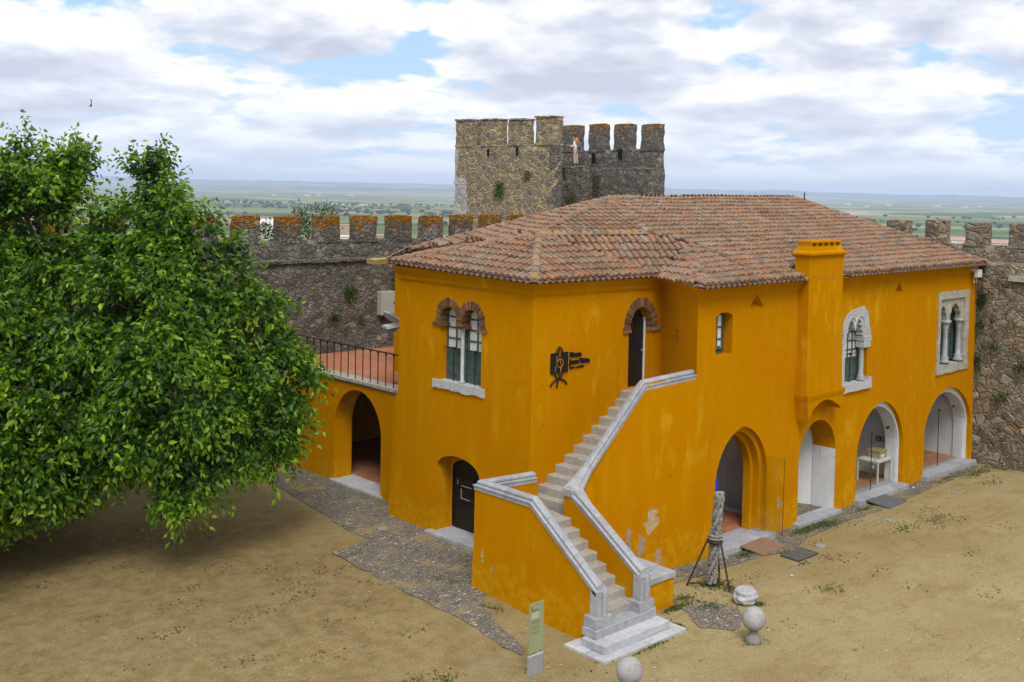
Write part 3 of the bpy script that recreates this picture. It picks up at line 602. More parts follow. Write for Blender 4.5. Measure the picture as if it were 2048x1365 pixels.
# casement windows: green joinery with white lined panes above and boarded panel below
def casement(T, u0, u1, z0, z1, d, cols=2, rows=4, panel=0.42, rise=0.0, fr=0.045, st=0.09, side=0.10):
    mb = MB(T); zb = z0+(z1-z0)*panel
    top = lambda u: z1-rise*(1-math.sqrt(max(0, 1-((u-(u0+u1)/2)/((u1-u0)/2))**2))) if rise else z1
    mb.box(u0, u0+side, d, d+0.06, z0, top(u0+side*0.7)); mb.box(u1-side*0.55, u1, d, d+0.06, z0, top(u1-side*0.4))
    mb.box(u0, u1, d+0.002, d+0.055, z0, z0+0.08); mb.box(u0, u1, d+0.002, d+0.055, zb-0.04, zb+0.04)
    ia, ib = u0+side, u1-side*0.55
    mb.box(ia, ib, d+0.02, d+0.045, z0+0.08, zb-0.04)                      # boarded panel
    for k in range(2):
        zc0 = z0+0.14+(zb-z0-0.3)*k*0.5; mb.box(ia+0.05, ib-0.05, d+0.008, d+0.02, zc0, zc0+(zb-z0-0.32)*0.5)
    for k in range(1, cols): uu = ia+(ib-ia)*k/cols; mb.box(uu-fr/2, uu+fr/2, d+0.004, d+0.05, zb, top(uu))
    for k in range(1, rows): zz = zb+(z1-zb)*k/rows; mb.box(ia, ib, d+0.006, d+0.05, zz-fr/2, zz+fr/2)
    wdw = mb.build('window', 'green_paint', mus)
    mb = MB(T); n = 10; lp = [(ia, zb)]+[(ia+(ib-ia)*i/n, top(ia+(ib-ia)*i/n)-0.01) for i in range(n+1)]+[(ib, zb)]
    mb.slab(lp, d+0.03, d+0.04); mb.build('pane', 'window_white', wdw)
    mb = MB(T); mb.add([(u0-0.1, d+0.09, z0-0.1), (u1+0.1, d+0.09, z0-0.1), (u1+0.1, d+0.09, z1+0.1), (u0-0.1, d+0.09, z1+0.1)], [(0, 1, 2, 3)]); mb.build('dark_backing', 'dark_void', wdw)  # black sheet in place of the unlit room behind the panes
    return wdw
def guard(T, wdw, u0, u1, z, zb, d):
    mb = MB(T); mb.tube([(u0, d, z), (u1, d, z)], 0.012, 6); mb.tube([((u0+u1)/2, d, z+0.04), ((u0+u1)/2, d, zb)], 0.014, 6)
    mb.box((u0+u1)/2-0.03, (u0+u1)/2+0.03, d-0.03, d+0.03, z-0.03, z+0.03); mb.build('guard_rail', 'iron', wdw)
wa = casement(TA, 21.3, 22.12, 4.31, 6.27, 0.24, rise=0.35); guard(TA, wa, 21.3, 22.12, 5.17, 4.3, 0.15)
wb = casement(TA, 20.47, 21.26, 4.31, 6.27, 0.24, rise=0.35); guard(TA, wb, 20.47, 21.26, 5.17, 4.3, 0.15)
mb = MB(TA); mb.lathe([(0.075, 4.3), (0.08, 4.36), (0.05, 4.40), (0.048, 5.55), (0.052, 5.58), (0.055, 5.68), (0.085, 5.75)], (21.28, 0.08, 0), 14); mb.build('column', 'pale_marble', mus, smooth=True)
mb = MB(TA)
for a, b in ((20.3, 21.42), (21.43, 22.36)):
    k = 9; top = [(a+(b-a)*i/k, 4.307) for i in range(k+1)]; bot = [(a+(b-a)*i/k, 4.09+rnd.uniform(-0.03, 0.03)) for i in range(k, -1, -1)]
    mb.slab(top+bot, -0.05, 0.28)
mb.build('window_sill', 'pale_marble', mus)
# small window
casement(TC, 22.82, 23.34, 5.27, 6.22, 0.2, cols=2, rows=3, panel=0.0, rise=0.0, side=0.07)
mb = MB(TC)
# stone window with twin lobes
ws = casement(TC, 29.18, 30.5, 3.78, 5.8, 0.24, cols=3, rows=5, panel=0.33, rise=0.2, side=0.34); guard(TC, ws, 29.15, 30.25, 4.62, 3.75, 0.12)
lob = [(29.16, 3.76), (30.2, 3.76), (30.2, 5.12), (30.13, 5.18), (30.16, 5.27), (30.08, 5.33), (30.10, 5.45), (30.0, 5.5)]+arc(29.92, 5.5, 0.13, 0.16, 20, 170, 6)+[(29.76, 5.45), (29.74, 5.36), (29.68, 5.34), (29.64, 5.4), (29.62, 5.47)]+arc(29.47, 5.5, 0.13, 0.15, 10, 160, 6)+[(29.28, 5.45), (29.3, 5.32), (29.2, 5.27), (29.23, 5.15), (29.16, 5.1)]
mb = MB(TC); outl = [(29.0, 5.0), (30.2, 5.0), (30.64, 5.0), (30.64, 5.25), (30.52, 5.55), (30.42, 5.85), (30.22, 6.05), (29.5, 5.96), (29.2, 5.82), (29.02, 5.55)]
up = [p for p in lob if p[1] > 5.02]
poly = [(29.0, 5.0), (29.02, 5.55), (29.2, 5.82), (29.5, 5.96), (30.22, 6.05), (30.42, 5.85), (30.52, 5.55), (30.62, 5.25), (30.62, 5.0), (30.2, 5.0)]+up+[(29.16, 5.0)]
tris = tessellate_polygon([[Vector((a, b, 0)) for a, b in poly]]); k = len(poly)
mb.add([(u, -0.035, z) for u, z in poly]+[(u, 0.2, z) for u, z in poly], [tuple(t) for t in tris]+[(i, (i+1) % k, k+(i+1) % k, k+i) for i in range(k)])
for c, r in ((29.47, 0.28), (29.95, 0.30)):      # hood moulds over the lobes
    pts = [(c+r*math.cos(R_(t)), -0.04, 5.43+r*1.15*math.sin(R_(t))) for t in range(0, 181, 15)]; mb.tube(pts, 0.022, 6)
mb.box(29.0, 29.16, -0.03, 0.2, 3.76, 5.0); mb.box(28.96, 29.2, -0.05, 0.1, 5.0, 5.06)
mb.box(30.17, 30.66, -0.06, 0.25, 5.0, 5.06); mb.box(30.2, 30.62, -0.05, 0.22, 4.78, 5.0); mb.box(30.17, 30.66, -0.055, 0.25, 5.08, 5.12)
mb.build('stone_surround', 'pale_marble', ws)
mb = MB(TC); mb.lathe([(0.13, 3.76), (0.14, 3.82), (0.1, 3.86), (0.12, 3.9), (0.075, 3.96), (0.07, 4.74), (0.09, 4.78)], (30.3, 0.08, 0), 14); mb.build('column', 'grey_marble', ws, smooth=True)
mb = MB(TC); mb.slab(resample_noise([(28.95, 3.5), (30.68, 3.52), (30.66, 3.86), (30.5, 3.88), (30.48, 3.76), (28.95, 3.76)], 0.03, 0.1, 3), -0.09, 0.3); mb.build('window_sill', 'pale_marble', ws)
# big twin window with two columns in a square frame
wd = casement(TC, 35.32, 36.38, 3.75, 5.85, 0.34, cols=2, rows=4, panel=0.38, side=0.42); we = casement(TC, 36.4, 37.12, 3.75, 5.85, 0.34, cols=2, rows=4, panel=0.4, side=0.5)
guard(TC, we, 35.3, 37.1, 4.72, 3.75, 0.24)
mb = MB(TC); Hh = [(35.3, 3.7), (37.12, 3.7), (37.12, 5.35)]+arc(37.05, 5.45, 0.02, 0.1, 0, 90, 2)
hole2 = [(35.32, 3.7), (37.12, 3.7), (37.12, 5.95), (35.32, 5.95)]
mb.holed(resample_noise([(35.1, 3.45), (37.42, 3.45), (37.42, 6.21), (35.1, 6.21)], 0.025, 0.15, 5), [hole2], d=-0.03); mb.reveal(hole2, -0.03, 0.3)
mb.reveal([(35.1, 3.45), (37.42, 3.45), (37.42, 6.21), (35.1, 6.21)], -0.03, 0.02)
tym = [(35.32, 5.95), (37.12, 5.95), (37.12, 5.2), (36.95, 5.2), (36.93, 5.4)]+[(36.83, 5.48), (36.8, 5.6), (36.68, 5.68), (36.52, 5.78), (36.38, 5.68), (36.26, 5.6), (36.24, 5.48), (36.14, 5.4), (36.12, 5.2), (35.9, 5.2), (35.88, 5.4), (35.8, 5.47), (35.79, 5.58), (35.7, 5.66), (35.6, 5.74), (35.5, 5.64), (35.42, 5.55), (35.4, 5.4), (35.36, 5.3), (35.32, 5.2)]
tris = tessellate_polygon([[Vector((a, b, 0)) for a, b in tym]]); k = len(tym)
mb.add([(u, 0.05, z) for u, z in tym]+[(u, 0.25, z) for u, z in tym], [tuple(t) for t in tris]+[(i, (i+1) % k, k+(i+1) % k, k+i) for i in range(k)])
mb.build('stone_surround', 'weathered_lime', we)
for u in (36.0, 37.0):
    mb = MB(TC); mb.lathe([(0.17, 3.74), (0.18, 3.8), (0.12, 3.87), (0.14, 3.93), (0.088, 4.0), (0.08, 4.9), (0.10, 4.93), (0.09, 4.96), (0.14, 5.1), (0.18, 5.13), (0.18, 5.2)], (u, 0.13, 0), 14); mb.build('column', 'grey_marble', we, smooth=True)
mb = MB(TC); mb.slab(resample_noise([(35.06, 3.42), (37.44, 3.44), (37.44, 3.66), (35.06, 3.72)], 0.03, 0.12, 9), -0.06, 0.33); mb.build('window_sill', 'weathered_lime', we)

# glass in the arches
def glass(T, loop, d, name='glass_panel'):
    mb = MB(T); mb.add([(u, d, z) for u, z in loop], [tuple(range(len(loop)))]); return mb.build(name, 'clear_glass', mus)
glass(TC, arch(23.2, 24.98, 2.25, 2.251, 2.9)[1:-1], 0.45)
glass(TC, [(23.17, 0.16), (24.0, 0.16), (24.0, 2.24), (23.17, 2.24)], 0.45)
TD = lambda u, d, z: (25.12+d+0.08*(16.95-u), u, z)
mb = MB(TD); mb.add([(15.98, 0, 0.17), (16.93, 0, 0.17), (16.93, 0, 2.28), (15.98, 0, 2.28)], [(0, 1, 2, 3)]); gd = mb.build('glass_door', 'clear_glass', mus)
mb = MB(TD)
mb.tube([(16.1, -0.05, 0.9), (16.1, -0.05, 1.22)], 0.013, 6); mb.tube([(16.1, -0.05, 0.92), (16.1, 0, 0.92)], 0.01, 6); mb.tube([(16.1, -0.05, 1.2), (16.1, 0, 1.2)], 0.01, 6)
mb.box(16.0, 16.06, -0.01, 0.025, 1.0, 1.08); mb.build('handle', 'grey_steel', gd)
mb = MB(TD)
mb.box(16.78, 16.95, -0.02, 0.03, 2.2, 2.27); mb.build('hinge', 'grey_steel', gd); mb = MB(TD); mb.box(16.62, 16.93, -0.02, 0.03, 0.16, 0.2); mb.build('hinge', 'grey_steel', gd)
mb = MB(TD); 
for z0, z1 in ((15.98, 15.99), ): mb.box(z0, z1, -0.001, 0.0125, 0.17, 2.28)
mb.build('glass_edge', 'iron', gd)
# frosted dashes and round blue emblem on the fixed pane
mb = MB(TC)
for k in range(8): mb.box(23.19+k*0.1, 23.25+k*0.1, 0.435, 0.44, 1.13, 1.27)
mb.build('dash_marking', 'white_trim', mus)
simple('blue_vinyl', (0.004, 0.05, 0.62), 0.4, 0.05)
mb = MB(TC); mb.slab(resample_noise([(23.48+0.17*math.cos(t/12*math.pi), 1.62+0.27*math.sin(t/12*math.pi)) for t in range(24)], 0.01, 0.05, 4), 0.434, 0.44)
bl = mb.build('blue_emblem', 'blue_vinyl', mus)
mb = MB(TC); mb.tube([(23.44, 0.43, 1.8), (23.46, 0.43, 1.5), (23.52, 0.43, 1.42), (23.58, 0.43, 1.5)], 0.012, 6); mb.tube([(23.5, 0.43, 1.78), (23.5, 0.43, 1.45)], 0.008, 6); mb.build('emblem_line', 'black_sheet', bl)
glass(TC, [(30.12, 0.16), (31.38, 0.16), (31.38, 2.0), (30.75, 2.0), (30.12, 1.6)], 0.22)
g3 = glass(TC, [(31.4, 0.17), (32.38, 0.17), (32.38, 2.0), (31.4, 2.0)], 0.22, 'glass_door')
mb = MB(TC); mb.tube([(31.52, 0.16, 0.95), (31.52, 0.16, 1.25)], 0.014, 6); mb.tube([(31.52, 0.16, 0.96), (31.52, 0.22, 0.96)], 0.01, 6); mb.tube([(31.52, 0.16, 1.24), (31.52, 0.22, 1.24)], 0.01, 6); mb.box(31.47, 31.56, 0.2, 0.25, 0.82, 0.9); mb.build('handle', 'grey_steel', g3)
mb = MB(TC); mb.box(31.385, 31.398, 0.215, 0.24, 0.16, 2.0); mb.build('glass_edge', 'iron', g3); mb = MB(TC); mb.box(32.3, 32.46, 0.2, 0.25, 1.96, 2.03); mb.build('hinge', 'iron', g3)
glass(TC, [(32.4, 0.16), (32.95, 0.16), (32.95, 1.3), (32.75, 2.02), (32.4, 2.02)], 0.22)
glass(TC, [p for p in arch(30.12, 32.95, 2.04, 2.041, 2.79)[1:-1] if 30.4 < p[0] < 32.7], 0.22)
glass(TC, [(34.5, 0.16), (36.0, 0.16), (36.0, 2.1), (35.0, 2.1), (34.5, 1.6)], 0.25)
g4 = glass(TC, [(36.02, 0.17), (37.1, 0.17), (37.1, 2.1), (36.02, 2.1)], 0.25, 'glass_door')
mb = MB(TC); mb.box(36.004, 36.016, 0.245, 0.27, 0.16, 2.1); mb.build('glass_edge', 'iron', g4)
for b_ in ((35.96, 36.07, 0.24, 0.28, 2.06, 2.12), (37.04, 37.16, 0.24, 0.28, 2.06, 2.12)): mb = MB(TC); mb.box(*b_); mb.build('hinge', 'iron', g4)
glass(TC, [(37.12, 0.16), (37.87, 0.16), (37.87, 1.4), (37.55, 2.1), (37.12, 2.1)], 0.25)
glass(TC, [p for p in arch(34.5, 37.87, 2.14, 2.141, 2.7)[1:-1] if 34.85 < p[0] < 37.5], 0.25)

# cornice
prof = [(0.0, 0.0), (0.0, 0.34), (-0.16, 0.34), (-0.16, 0.28), (-0.06, 0.10), (-0.05, 0.0)]
prof = [(-a, b) for a, b in prof]
mb = MB(); mb.sweep([(20.9, 23.9, 6.88), (18.2, 23.9, 6.88), (18.2, 18.6, 6.84), (23.08, 18.6, 6.80), (22.0, 16.57, 6.70), (26.6, 16.57, 6.74)], prof)
mb.sweep([(28.4, 16.57, 6.76), (37.86, 16.57, 6.76)], prof)
mb.build('cornice', 'ochre_plaster', mus)
# back and right closing walls
mb = MB(); mb.add([(38.03, 16.57, 0), (38.03, 27.7, 0), (38.03, 27.7, 7.05), (38.03, 16.57, 7.0)], [(0, 1, 2, 3)]); mb.add([(37.9, 27.7, 0), (20.9, 27.7, 0), (20.9, 27.7, 7.05), (37.9, 27.7, 7.05)], [(0, 1, 2, 3)]); mb.build('wall', 'ochre_plaster', mus)

# chimney
CXa, CXb = 26.58, 28.42
mb = MB()
rect = lambda x0, x1, y0, y1, z: [(x0, y0, z), (x1, y0, z), (x1, y1, z), (x0, y1, z)]
mb.loft([rect(CXa-0.03, CXb+0.02, 16.2, 16.7, 3.84), rect(CXa, CXb, 16.24, 16.7, 5.0), rect(CXa+0.02, CXb-0.02, 16.26, 16.72, 7.3), rect(CXa+0.02, CXb-0.02, 16.26, 16.72, 7.66)])
ch = mb.build('chimney', 'ochre_plaster', mus)
mb = MB(); mb.loft([rect(CXa-0.07, CXb+0.06, 16.14, 17.2, 3.66), rect(CXa-0.09, CXb+0.08, 16.12, 17.2, 3.78), rect(CXa-0.09, CXb+0.08, 16.12, 17.2, 3.83)])
cloop = [(CXa-0.05, 3.66), (CXb+0.04, 3.66), (CXb+0.02, 3.38), (CXb-0.05, 3.22), (CXb-0.22, 3.36)]+[(CXb-0.25-(CXb-CXa-0.5)*i/8, 3.36+0.22*math.sin(math.pi*i/8)) for i in range(9)]+[(CXa+0.25, 3.3), (CXa+0.05, 3.05)]
tris = tessellate_polygon([[Vector((a, b, 0)) for a, b in cloop]]); k = len(cloop)
mb.add([(u, 16.16, z) for u, z in cloop]+[(u, 16.6, z-(0.0 if z > 3.5 else 0.0)) for u, z in cloop], [tuple(t) for t in tris]+[(i, (i+1) % k, k+(i+1) % k, k+i) for i in range(k)])
mb.build('corbel', 'ochre_plaster', ch)
mb = MB(); mb.loft([rect(CXa-0.02, CXb+0.0, 16.22, 16.76, 7.66), rect(CXa-0.08, CXb+0.05, 16.16, 16.8, 7.71), rect(CXa-0.08, CXb+0.05, 16.16, 16.8, 7.76)])
mb.loft([rect(CXa-0.05, CXb+0.03, 16.18, 16.78, 7.762), rect(CXa+0.04, CXb-0.08, 16.25, 16.7, 7.83), rect(CXa+0.08, CXb-0.12, 16.28, 16.68, 7.94)])
for i in range(6):
    x = CXa+0.13+i*(CXb-CXa-0.3)/5; mb.box(x-0.05, x+0.05, 16.28, 16.68, 7.94, 8.04)
mb.box(CXa+0.06, CXb-0.1, 16.27, 16.7, 8.04, 8.09, j=0.012)
mb.build('chimney_cap', 'ochre_plaster', ch)

# ------------------------------------------------------------------ roof
V3 = Vector
Lr, Rr = V3((25.1, 22.5, 9.14)), V3((35.5, 22.5, 9.24))
CL, CR, BR = V3((21.7, 16.25, 7.06)), V3((38.15, 16.25, 7.10)), V3((38.15, 28.0, 7.1))
BL, G_, E2 = V3((20.75, 27.85, 7.05)), V3((20.7, 26.7, 7.43)), V3((20.75, 25.9, 7.37))
Pk, Jn, RE, K1, AL = V3((20.3, 20.6, 8.18)), V3((23.67, 19.66, 8.2)), V3((22.8, 18.38, 7.18)), V3((17.95, 18.35, 7.2)), V3((18.0, 24.0, 7.33))
Mf = V3((24.6, 16.25, 7.07)); J3 = V3((24.6, 18.9, 7.93))
tilemb = MB(); base = MB()
def pip(p, poly):
    c = False; n = len(poly)
    for i in range(n):
        a, b = poly[i], poly[(i+1) % n]
        if (a[1] > p[1]) != (b[1] > p[1]) and p[0] < (b[0]-a[0])*(p[1]-a[1])/(b[1]-a[1])+a[0]: c = not c
    return c
def tiles(poly, across=None, w=0.215, ln=0.33, off=0.0):
    nrm = V3((0, 0, 0))
    for i in range(len(poly)): nrm += poly[i].cross(poly[(i+1) % len(poly)])
    nrm.normalize(); nrm = nrm if nrm.z > 0 else -nrm
    o = poly[0]; s = V3((0, 0, -1)); s = (s-nrm*s.dot(nrm)).normalized(); a = s.cross(nrm).normalized()
    if across is not None:       # follow the eave line given
        e = (across[1]-across[0]).normalized(); a = (e-nrm*e.dot(nrm)).normalized(); s2 = nrm.cross(a); s = s2 if s2.z < 0 else -s2; s.normalize()
        o = across[0]
    P2 = [((p-o).dot(a), (p-o).dot(s)) for p in poly]
    base.add([tuple(p-V3((0, 0, 0.0))) for p in poly]+[tuple(p-V3((0, 0, 0.07))) for p in poly], [tuple(range(len(poly))), tuple(range(len(poly), 2*len(poly)))])
    a0, a1_ = min(p[0] for p in P2), max(p[0] for p in P2); s0, s1 = min(p[1] for p in P2), max(p[1] for p in P2)
    i = math.floor(a0/w)
    while i*w < a1_+w:
        x = i*w; j = 0; drift = rnd.uniform(-0.012, 0.012); y = -0.02+rnd.uniform(-.02, .02)
        yy = s1-0.02+rnd.uniform(-.02, .02)
        k = 0
        while yy > s0-0.1:
            yc = yy-ln*0.5
            wpt = o+a*x+s*yc
            sag = 0.025*mnoise.noise(wpt*0.45)+0.02*mnoise.noise(wpt*1.7)+0.03
            if (pip((x, yc), P2) or (k == 0 and pip((x, yc-0.12), P2))) and not (26.5 < wpt.x < 28.5 and wpt.y < 16.85):
                r0, r1 = 0.082+rnd.uniform(-.007, .007), 0.062; tx = rnd.uniform(-0.02, 0.02)+drift; lift = rnd.uniform(0, 0.022)
                rings = []
                for (q, rr, up) in ((yy+0.03, r0, 0.022+lift), (yy-ln-0.03, r1, 0.0)):
                    ring = []
                    for t in range(6):
                        th = math.pi*t/5
                        ring.append(tuple(o+a*(x+tx*(1 if rr == r0 else 0.2)+rr*math.cos(th))+s*q+nrm*(rr*1.0*math.sin(th)+up+sag-0.02)))
                    rings.append(ring)
                tilemb.add(rings[0]+rings[1], [(q, q+1, q+7, q+6) for q in range(5)]+[(0, 1, 2, 3, 4, 5)])
                # channel tile between the covers, seen as a shallow dish
            yy -= ln; k += 1
        i += 1
faces = [([Lr, Rr, CR, Mf, J3, Jn], (Mf, CR)), ([J3, Mf, CL], (CL, Mf)), ([J3, CL, RE], None), ([Rr, BR, CR], None), ([Lr, G_, BL, BR, Rr], (BL, BR)),
         ([Lr, G_, Pk], None), ([G_, E2, Pk], None), ([Lr, Pk, Jn], None), ([K1, AL, Pk], (K1, AL)), ([AL, E2, Pk], None), ([K1, Pk, RE], (K1, RE)), ([Pk, Jn, RE], None), ([Jn, J3, RE], None)]
for poly, ac in faces: tiles(poly, ac)
roof = base.build('roof', 'roof_tile', mus)
# the projecting mouths of the channel tiles along the eaves
def eave(a, b, w=0.225):
    d = (b-a); L_ = d.length; d.normalize(); out_ = V3((d.y, -d.x, 0)); 
    for i in range(int(L_/w)):
        c = a+d*(i+0.5)*w
        if 26.4 < c.x < 28.6 and c.y < 17: continue
        ring = []
        for q in (0.10, -0.25):
            ring.append([tuple(c+d*(0.085*math.cos(math.pi*t/5))-V3((0, 0, 0.055*math.sin(math.pi*t/5)-0.01))+out_*q) for t in range(6)])
        tilemb.add(ring[0]+ring[1], [(q, q+1, q+7, q+6) for q in range(5)]+[(0, 1, 2, 3, 4, 5)])
for a, b in ((AL, K1), (K1, RE), (CL, CR), (CR, BR)): eave(a, b)
eave(RE, CL); eave(V3((20.75, 27.85, 7.05)), G_); eave(G_, E2)
tilemb.build('tile_course', 'roof_tile', roof)
mb = MB()
def ridge(a, b, r=0.112, ln=0.42):
    d = b-a; L_ = d.length; d.normalize(); side = V3((d.y, -d.x, 0)).normalized(); up = side.cross(d); up = up if up.z > 0 else -up
    n = int(L_/ln); 
    for i in range(n+1):
        p = a+d*min(L_, i*ln+0.0); q = a+d*min(L_, (i+1)*ln+0.05); jx = side*rnd.uniform(-.015, .015)
        r0, r1 = r*1.1+rnd.uniform(-.008, .008), r*0.88
        if (q-p).length < 0.05: continue
        rg = [[tuple(c+jx+side*rr*math.cos(math.pi*t/7)+up*(rr*math.sin(math.pi*t/7)-0.005)) for t in range(8)] for c, rr in ((p, r0), (q, r1))]
        mb.add(rg[0]+rg[1], [(k, k+1, k+9, k+8) for k in range(7)]+[tuple(range(8)), tuple(range(8, 16))])
for a, b in ((Lr, Rr), (CR, Rr), (G_, Lr), (Jn, Lr), (K1, Pk), (Pk, Jn), (BR, Rr)): ridge(a, b)
mb.build('ridge_cap', 'ridge_tile', roof, smooth=False)
mb = MB(); mb.tube([(35.95, 22.3, 9.1), (35.98, 22.3, 9.46)], 0.025, 6); mb.build('vent_pipe', 'iron', roof)

# ------------------------------------------------------------------ outdoor staircase
st = thing('stone_staircase', 'L shaped outdoor staircase of marble steps between ochre walls with moulded stone handrails', 'staircase', (17.2, 16.0, 0))
def step(loop, z0, z1, name='step', mat='step_marble'):
    mb = MB(); mb.prism(loop, z0, z1); return mb.build(name, mat, st, bevel=0.012)
XR = lambda y: 17.80+(y-14.7)*0.1
mb = MB(); 
for a, b, c, d_ in ((15.92, 17.3, 14.04, 14.6), (17.31, 18.52, 14.03, 14.62), (15.93, 16.6, 14.61, 15.2), (18.2, 18.5, 14.63, 15.0)): mb.box(a, b, c, d_, -0.1, 0.045, j=0.008)
mb.build('base_slab', 'pale_marble', st, bevel=0.01)
mb = MB(); mb.box(16.15, 16.47, 14.27, 14.9, 0.046, 0.22, j=0.004); mb.box(16.475, 17.2, 14.27, 14.9, 0.046, 0.222, j=0.004); mb.box(17.203, 18.24, 14.27, 14.9, 0.046, 0.22, j=0.004); mb.build('step', 'pale_marble', st, bevel=0.015)
mb = MB(); mb.box(16.42, 18.13, 14.6, 14.95, 0.2, 0.40); mb.build('step', 'grey_marble', st, bevel=0.015)
for i in range(3, 11):
    y0 = 14.9+0.307*(i-3); y1 = y0+0.34 if i < 10 else 18.6; z = 0.40+0.1763*(i-2)
    if i < 10: step([(16.6, y0), (XR(y0)+0.04, y0), (XR(y1)+0.04, y1), (16.6, y1)], 0.0 if i < 9 else 1.2, z)
    else: step([(16.6, y0), (XR(y0)+0.04, y0), (18.08, 17.4), (18.32, 18.6), (16.6, 18.6)], 1.2, z)
xr = [18.2, 18.45, 18.76, 19.06, 19.37, 19.7, 20.03, 20.34, 20.63, 20.94, 21.24, 21.42]
for i, x in enumerate(xr):
    z = 2.005+0.197*i if i < 11 else 4.17; xo = x+0.06; x1 = (xr[i+1]+0.05) if i < 11 else 23.05
    yb = 17.28-0.12*(x-18.05)
    if i < 11: step([(x, 18.6), (xo, yb), (x1+0.06, yb-0.03), (x1, 18.6)], z-0.45, z)
    else: step([(x, 18.6), (xo, yb), (22.15, 16.9), (23.06, 18.6)], z-0.45, z)
# walls under the rails
mb = MB()
zl = lambda y: 2.53 if y > 16.72 else 2.53-(16.72-y)*0.73
lp = [(16.42, 14.9), (16.66, 14.9), (16.66, 16.72), (16.66, 18.33), (18.2, 18.33), (18.2, 18.6), (16.42, 18.6), (16.42, 16.72)]
zt = [zl(14.9), zl(14.9), 2.53, 2.53, 2.44, 2.44, 2.53, 2.53]
mb.prism(lp[:3]+[lp[7]], -0.1, [zt[0], zt[1], zt[2], zt[7]])
mb.prism([(16.42, 16.721), (16.66, 16.721), (16.66, 18.6), (16.42, 18.6)], -0.1, 2.53); mb.prism([(16.661, 18.33), (18.2, 18.33), (18.2, 18.59), (16.661, 18.59)], 1.0, [2.53, 2.44, 2.44, 2.53])
# flared foot at the rear corner
mb.add([(16.42, 18.6, 1.45), (16.42, 17.9, 1.3), (16.37, 18.62, -0.1), (16.39, 17.9, -0.1), (16.42, 18.6, -0.1)], [(0, 1, 3, 2), (0, 2, 4)])
mb.build('stair_wall', 'ochre_plaster', st)
mb = MB()
ya = 14.9
mb.prism([(17.80, ya), (18.04, ya), (18.32, 17.0), (18.07, 17.32)], -0.05, [1.18, 1.18, 2.32, 2.36])
outp = [(18.32, 17.0, 2.34), (20.25, 16.775, 4.66), (20.45, 16.75, 4.74), (22.02, 16.565, 4.76)]; inp = [(18.08, 17.30), (20.28, 17.05), (20.48, 17.02), (22.05, 16.84)]
for i in range(3):
    mb.prism([outp[i][:2], outp[i+1][:2], inp[i+1], inp[i]], -0.05, [outp[i][2], outp[i+1][2], outp[i+1][2], outp[i][2]])
mb.build('stair_wall', 'ochre_plaster', st)
capp = [(0.145, -0.09), (0.145, -0.02), (0.165, 0.0), (0.165, 0.03), (0.115, 0.035), (0.07, 0.04), (0.095, 0.068), (0.09, 0.105), (0.045, 0.14)]; capp = [(-a, b) for a, b in capp]+[(a, b) for a, b in capp[::-1]]
def coping(pts, segs):
    mb = MB()
    P = [V3(p) for p in pts]
    for i in range(len(P)-1):
        k = segs[i]
        for j in range(k):
            a = P[i]+(P[i+1]-P[i])*(j/k); b = P[i]+(P[i+1]-P[i])*((j+1)/k)
            gap = 0.006/(b-a).length
            # mitre ends by extending a small amount along neighbours
            full = []
            if j == 0 and i > 0: full.append(P[i-1])
            full += [a+(b-a)*(gap if j else 0), b-(b-a)*(gap if j < k-1 else 0)]
            if j == k-1 and i < len(P)-2: full.append(P[i+2])
            sub = MB(); sub.sweep(full, capp)
            n = len(capp); st_ = 1 if (j == 0 and i > 0) else 0
            rg = [sub.v[st_*n:(st_+1)*n], sub.v[(st_+1)*n:(st_+2)*n]]
            mb.loft(rg)
    return mb.build('handrail_coping', 'grey_marble', st)
coping([(16.54, 14.76, 1.12), (16.54, 16.72, 2.53), (16.54, 18.46, 2.53), (18.16, 18.46, 2.45)], [4, 2, 2])
coping([(17.92, 14.76, 1.14), (18.2, 17.16, 2.42), (20.28, 16.915, 4.66), (22.0, 16.71, 4.78)], [5, 5, 2])
mb = MB(); mb.box(18.02, 18.34, 17.02, 17.34, 2.28, 2.46, j=0.01); mb.build('newel_block', 'grey_marble', st, bevel=0.02)
for x0, x1 in ((16.40, 16.70), (17.76, 18.06)):
    mb = MB(); mb.box(x0+0.02, x1-0.02, 14.66, 14.93, 0.6, 1.16); mb.box(x0+0.09, x1-0.09, 14.63, 14.66, 0.62, 1.14); mb.box(x0-0.005, x1+0.005, 14.68, 14.92, 0.6, 1.145)
    mb.build('newel_post', 'grey_marble', st, bevel=0.012)
    mb = MB(); mb.box(x0-0.10, x1+0.09, 14.63, 15.0, 0.4, 0.62, j=0.004)
    if x0 < 17: mb.box(x0-0.14, x1-0.2, 14.602, 15.0, 0.22, 0.40, j=0.003)
    else: mb.box(x0+0.25, x1+0.12, 14.602, 15.0, 0.22, 0.42, j=0.003); mb.box(x0-0.02, x0+0.0, 14.9, 15.2, 0.4, 0.6)
    mb.build('newel_base', 'grey_marble', st, bevel=0.012)
# bench against the outer wall
mb = MB(); mb.box(18.15, 19.42, 15.12, 16.6, -0.05, 0.66); mb.build('bench_base', 'ochre_plaster', st)
mb = MB(); mb.box(18.1, 18.95, 15.08, 15.5, 0.66, 0.80, j=0.006); mb.box(18.96, 19.45, 15.08, 16.55, 0.66, 0.80, j=0.006); mb.box(18.12, 19.2, 15.42, 16.6, 0.80, 0.93, j=0.006); mb.build('bench_slab', 'grey_marble', st, bevel=0.01)

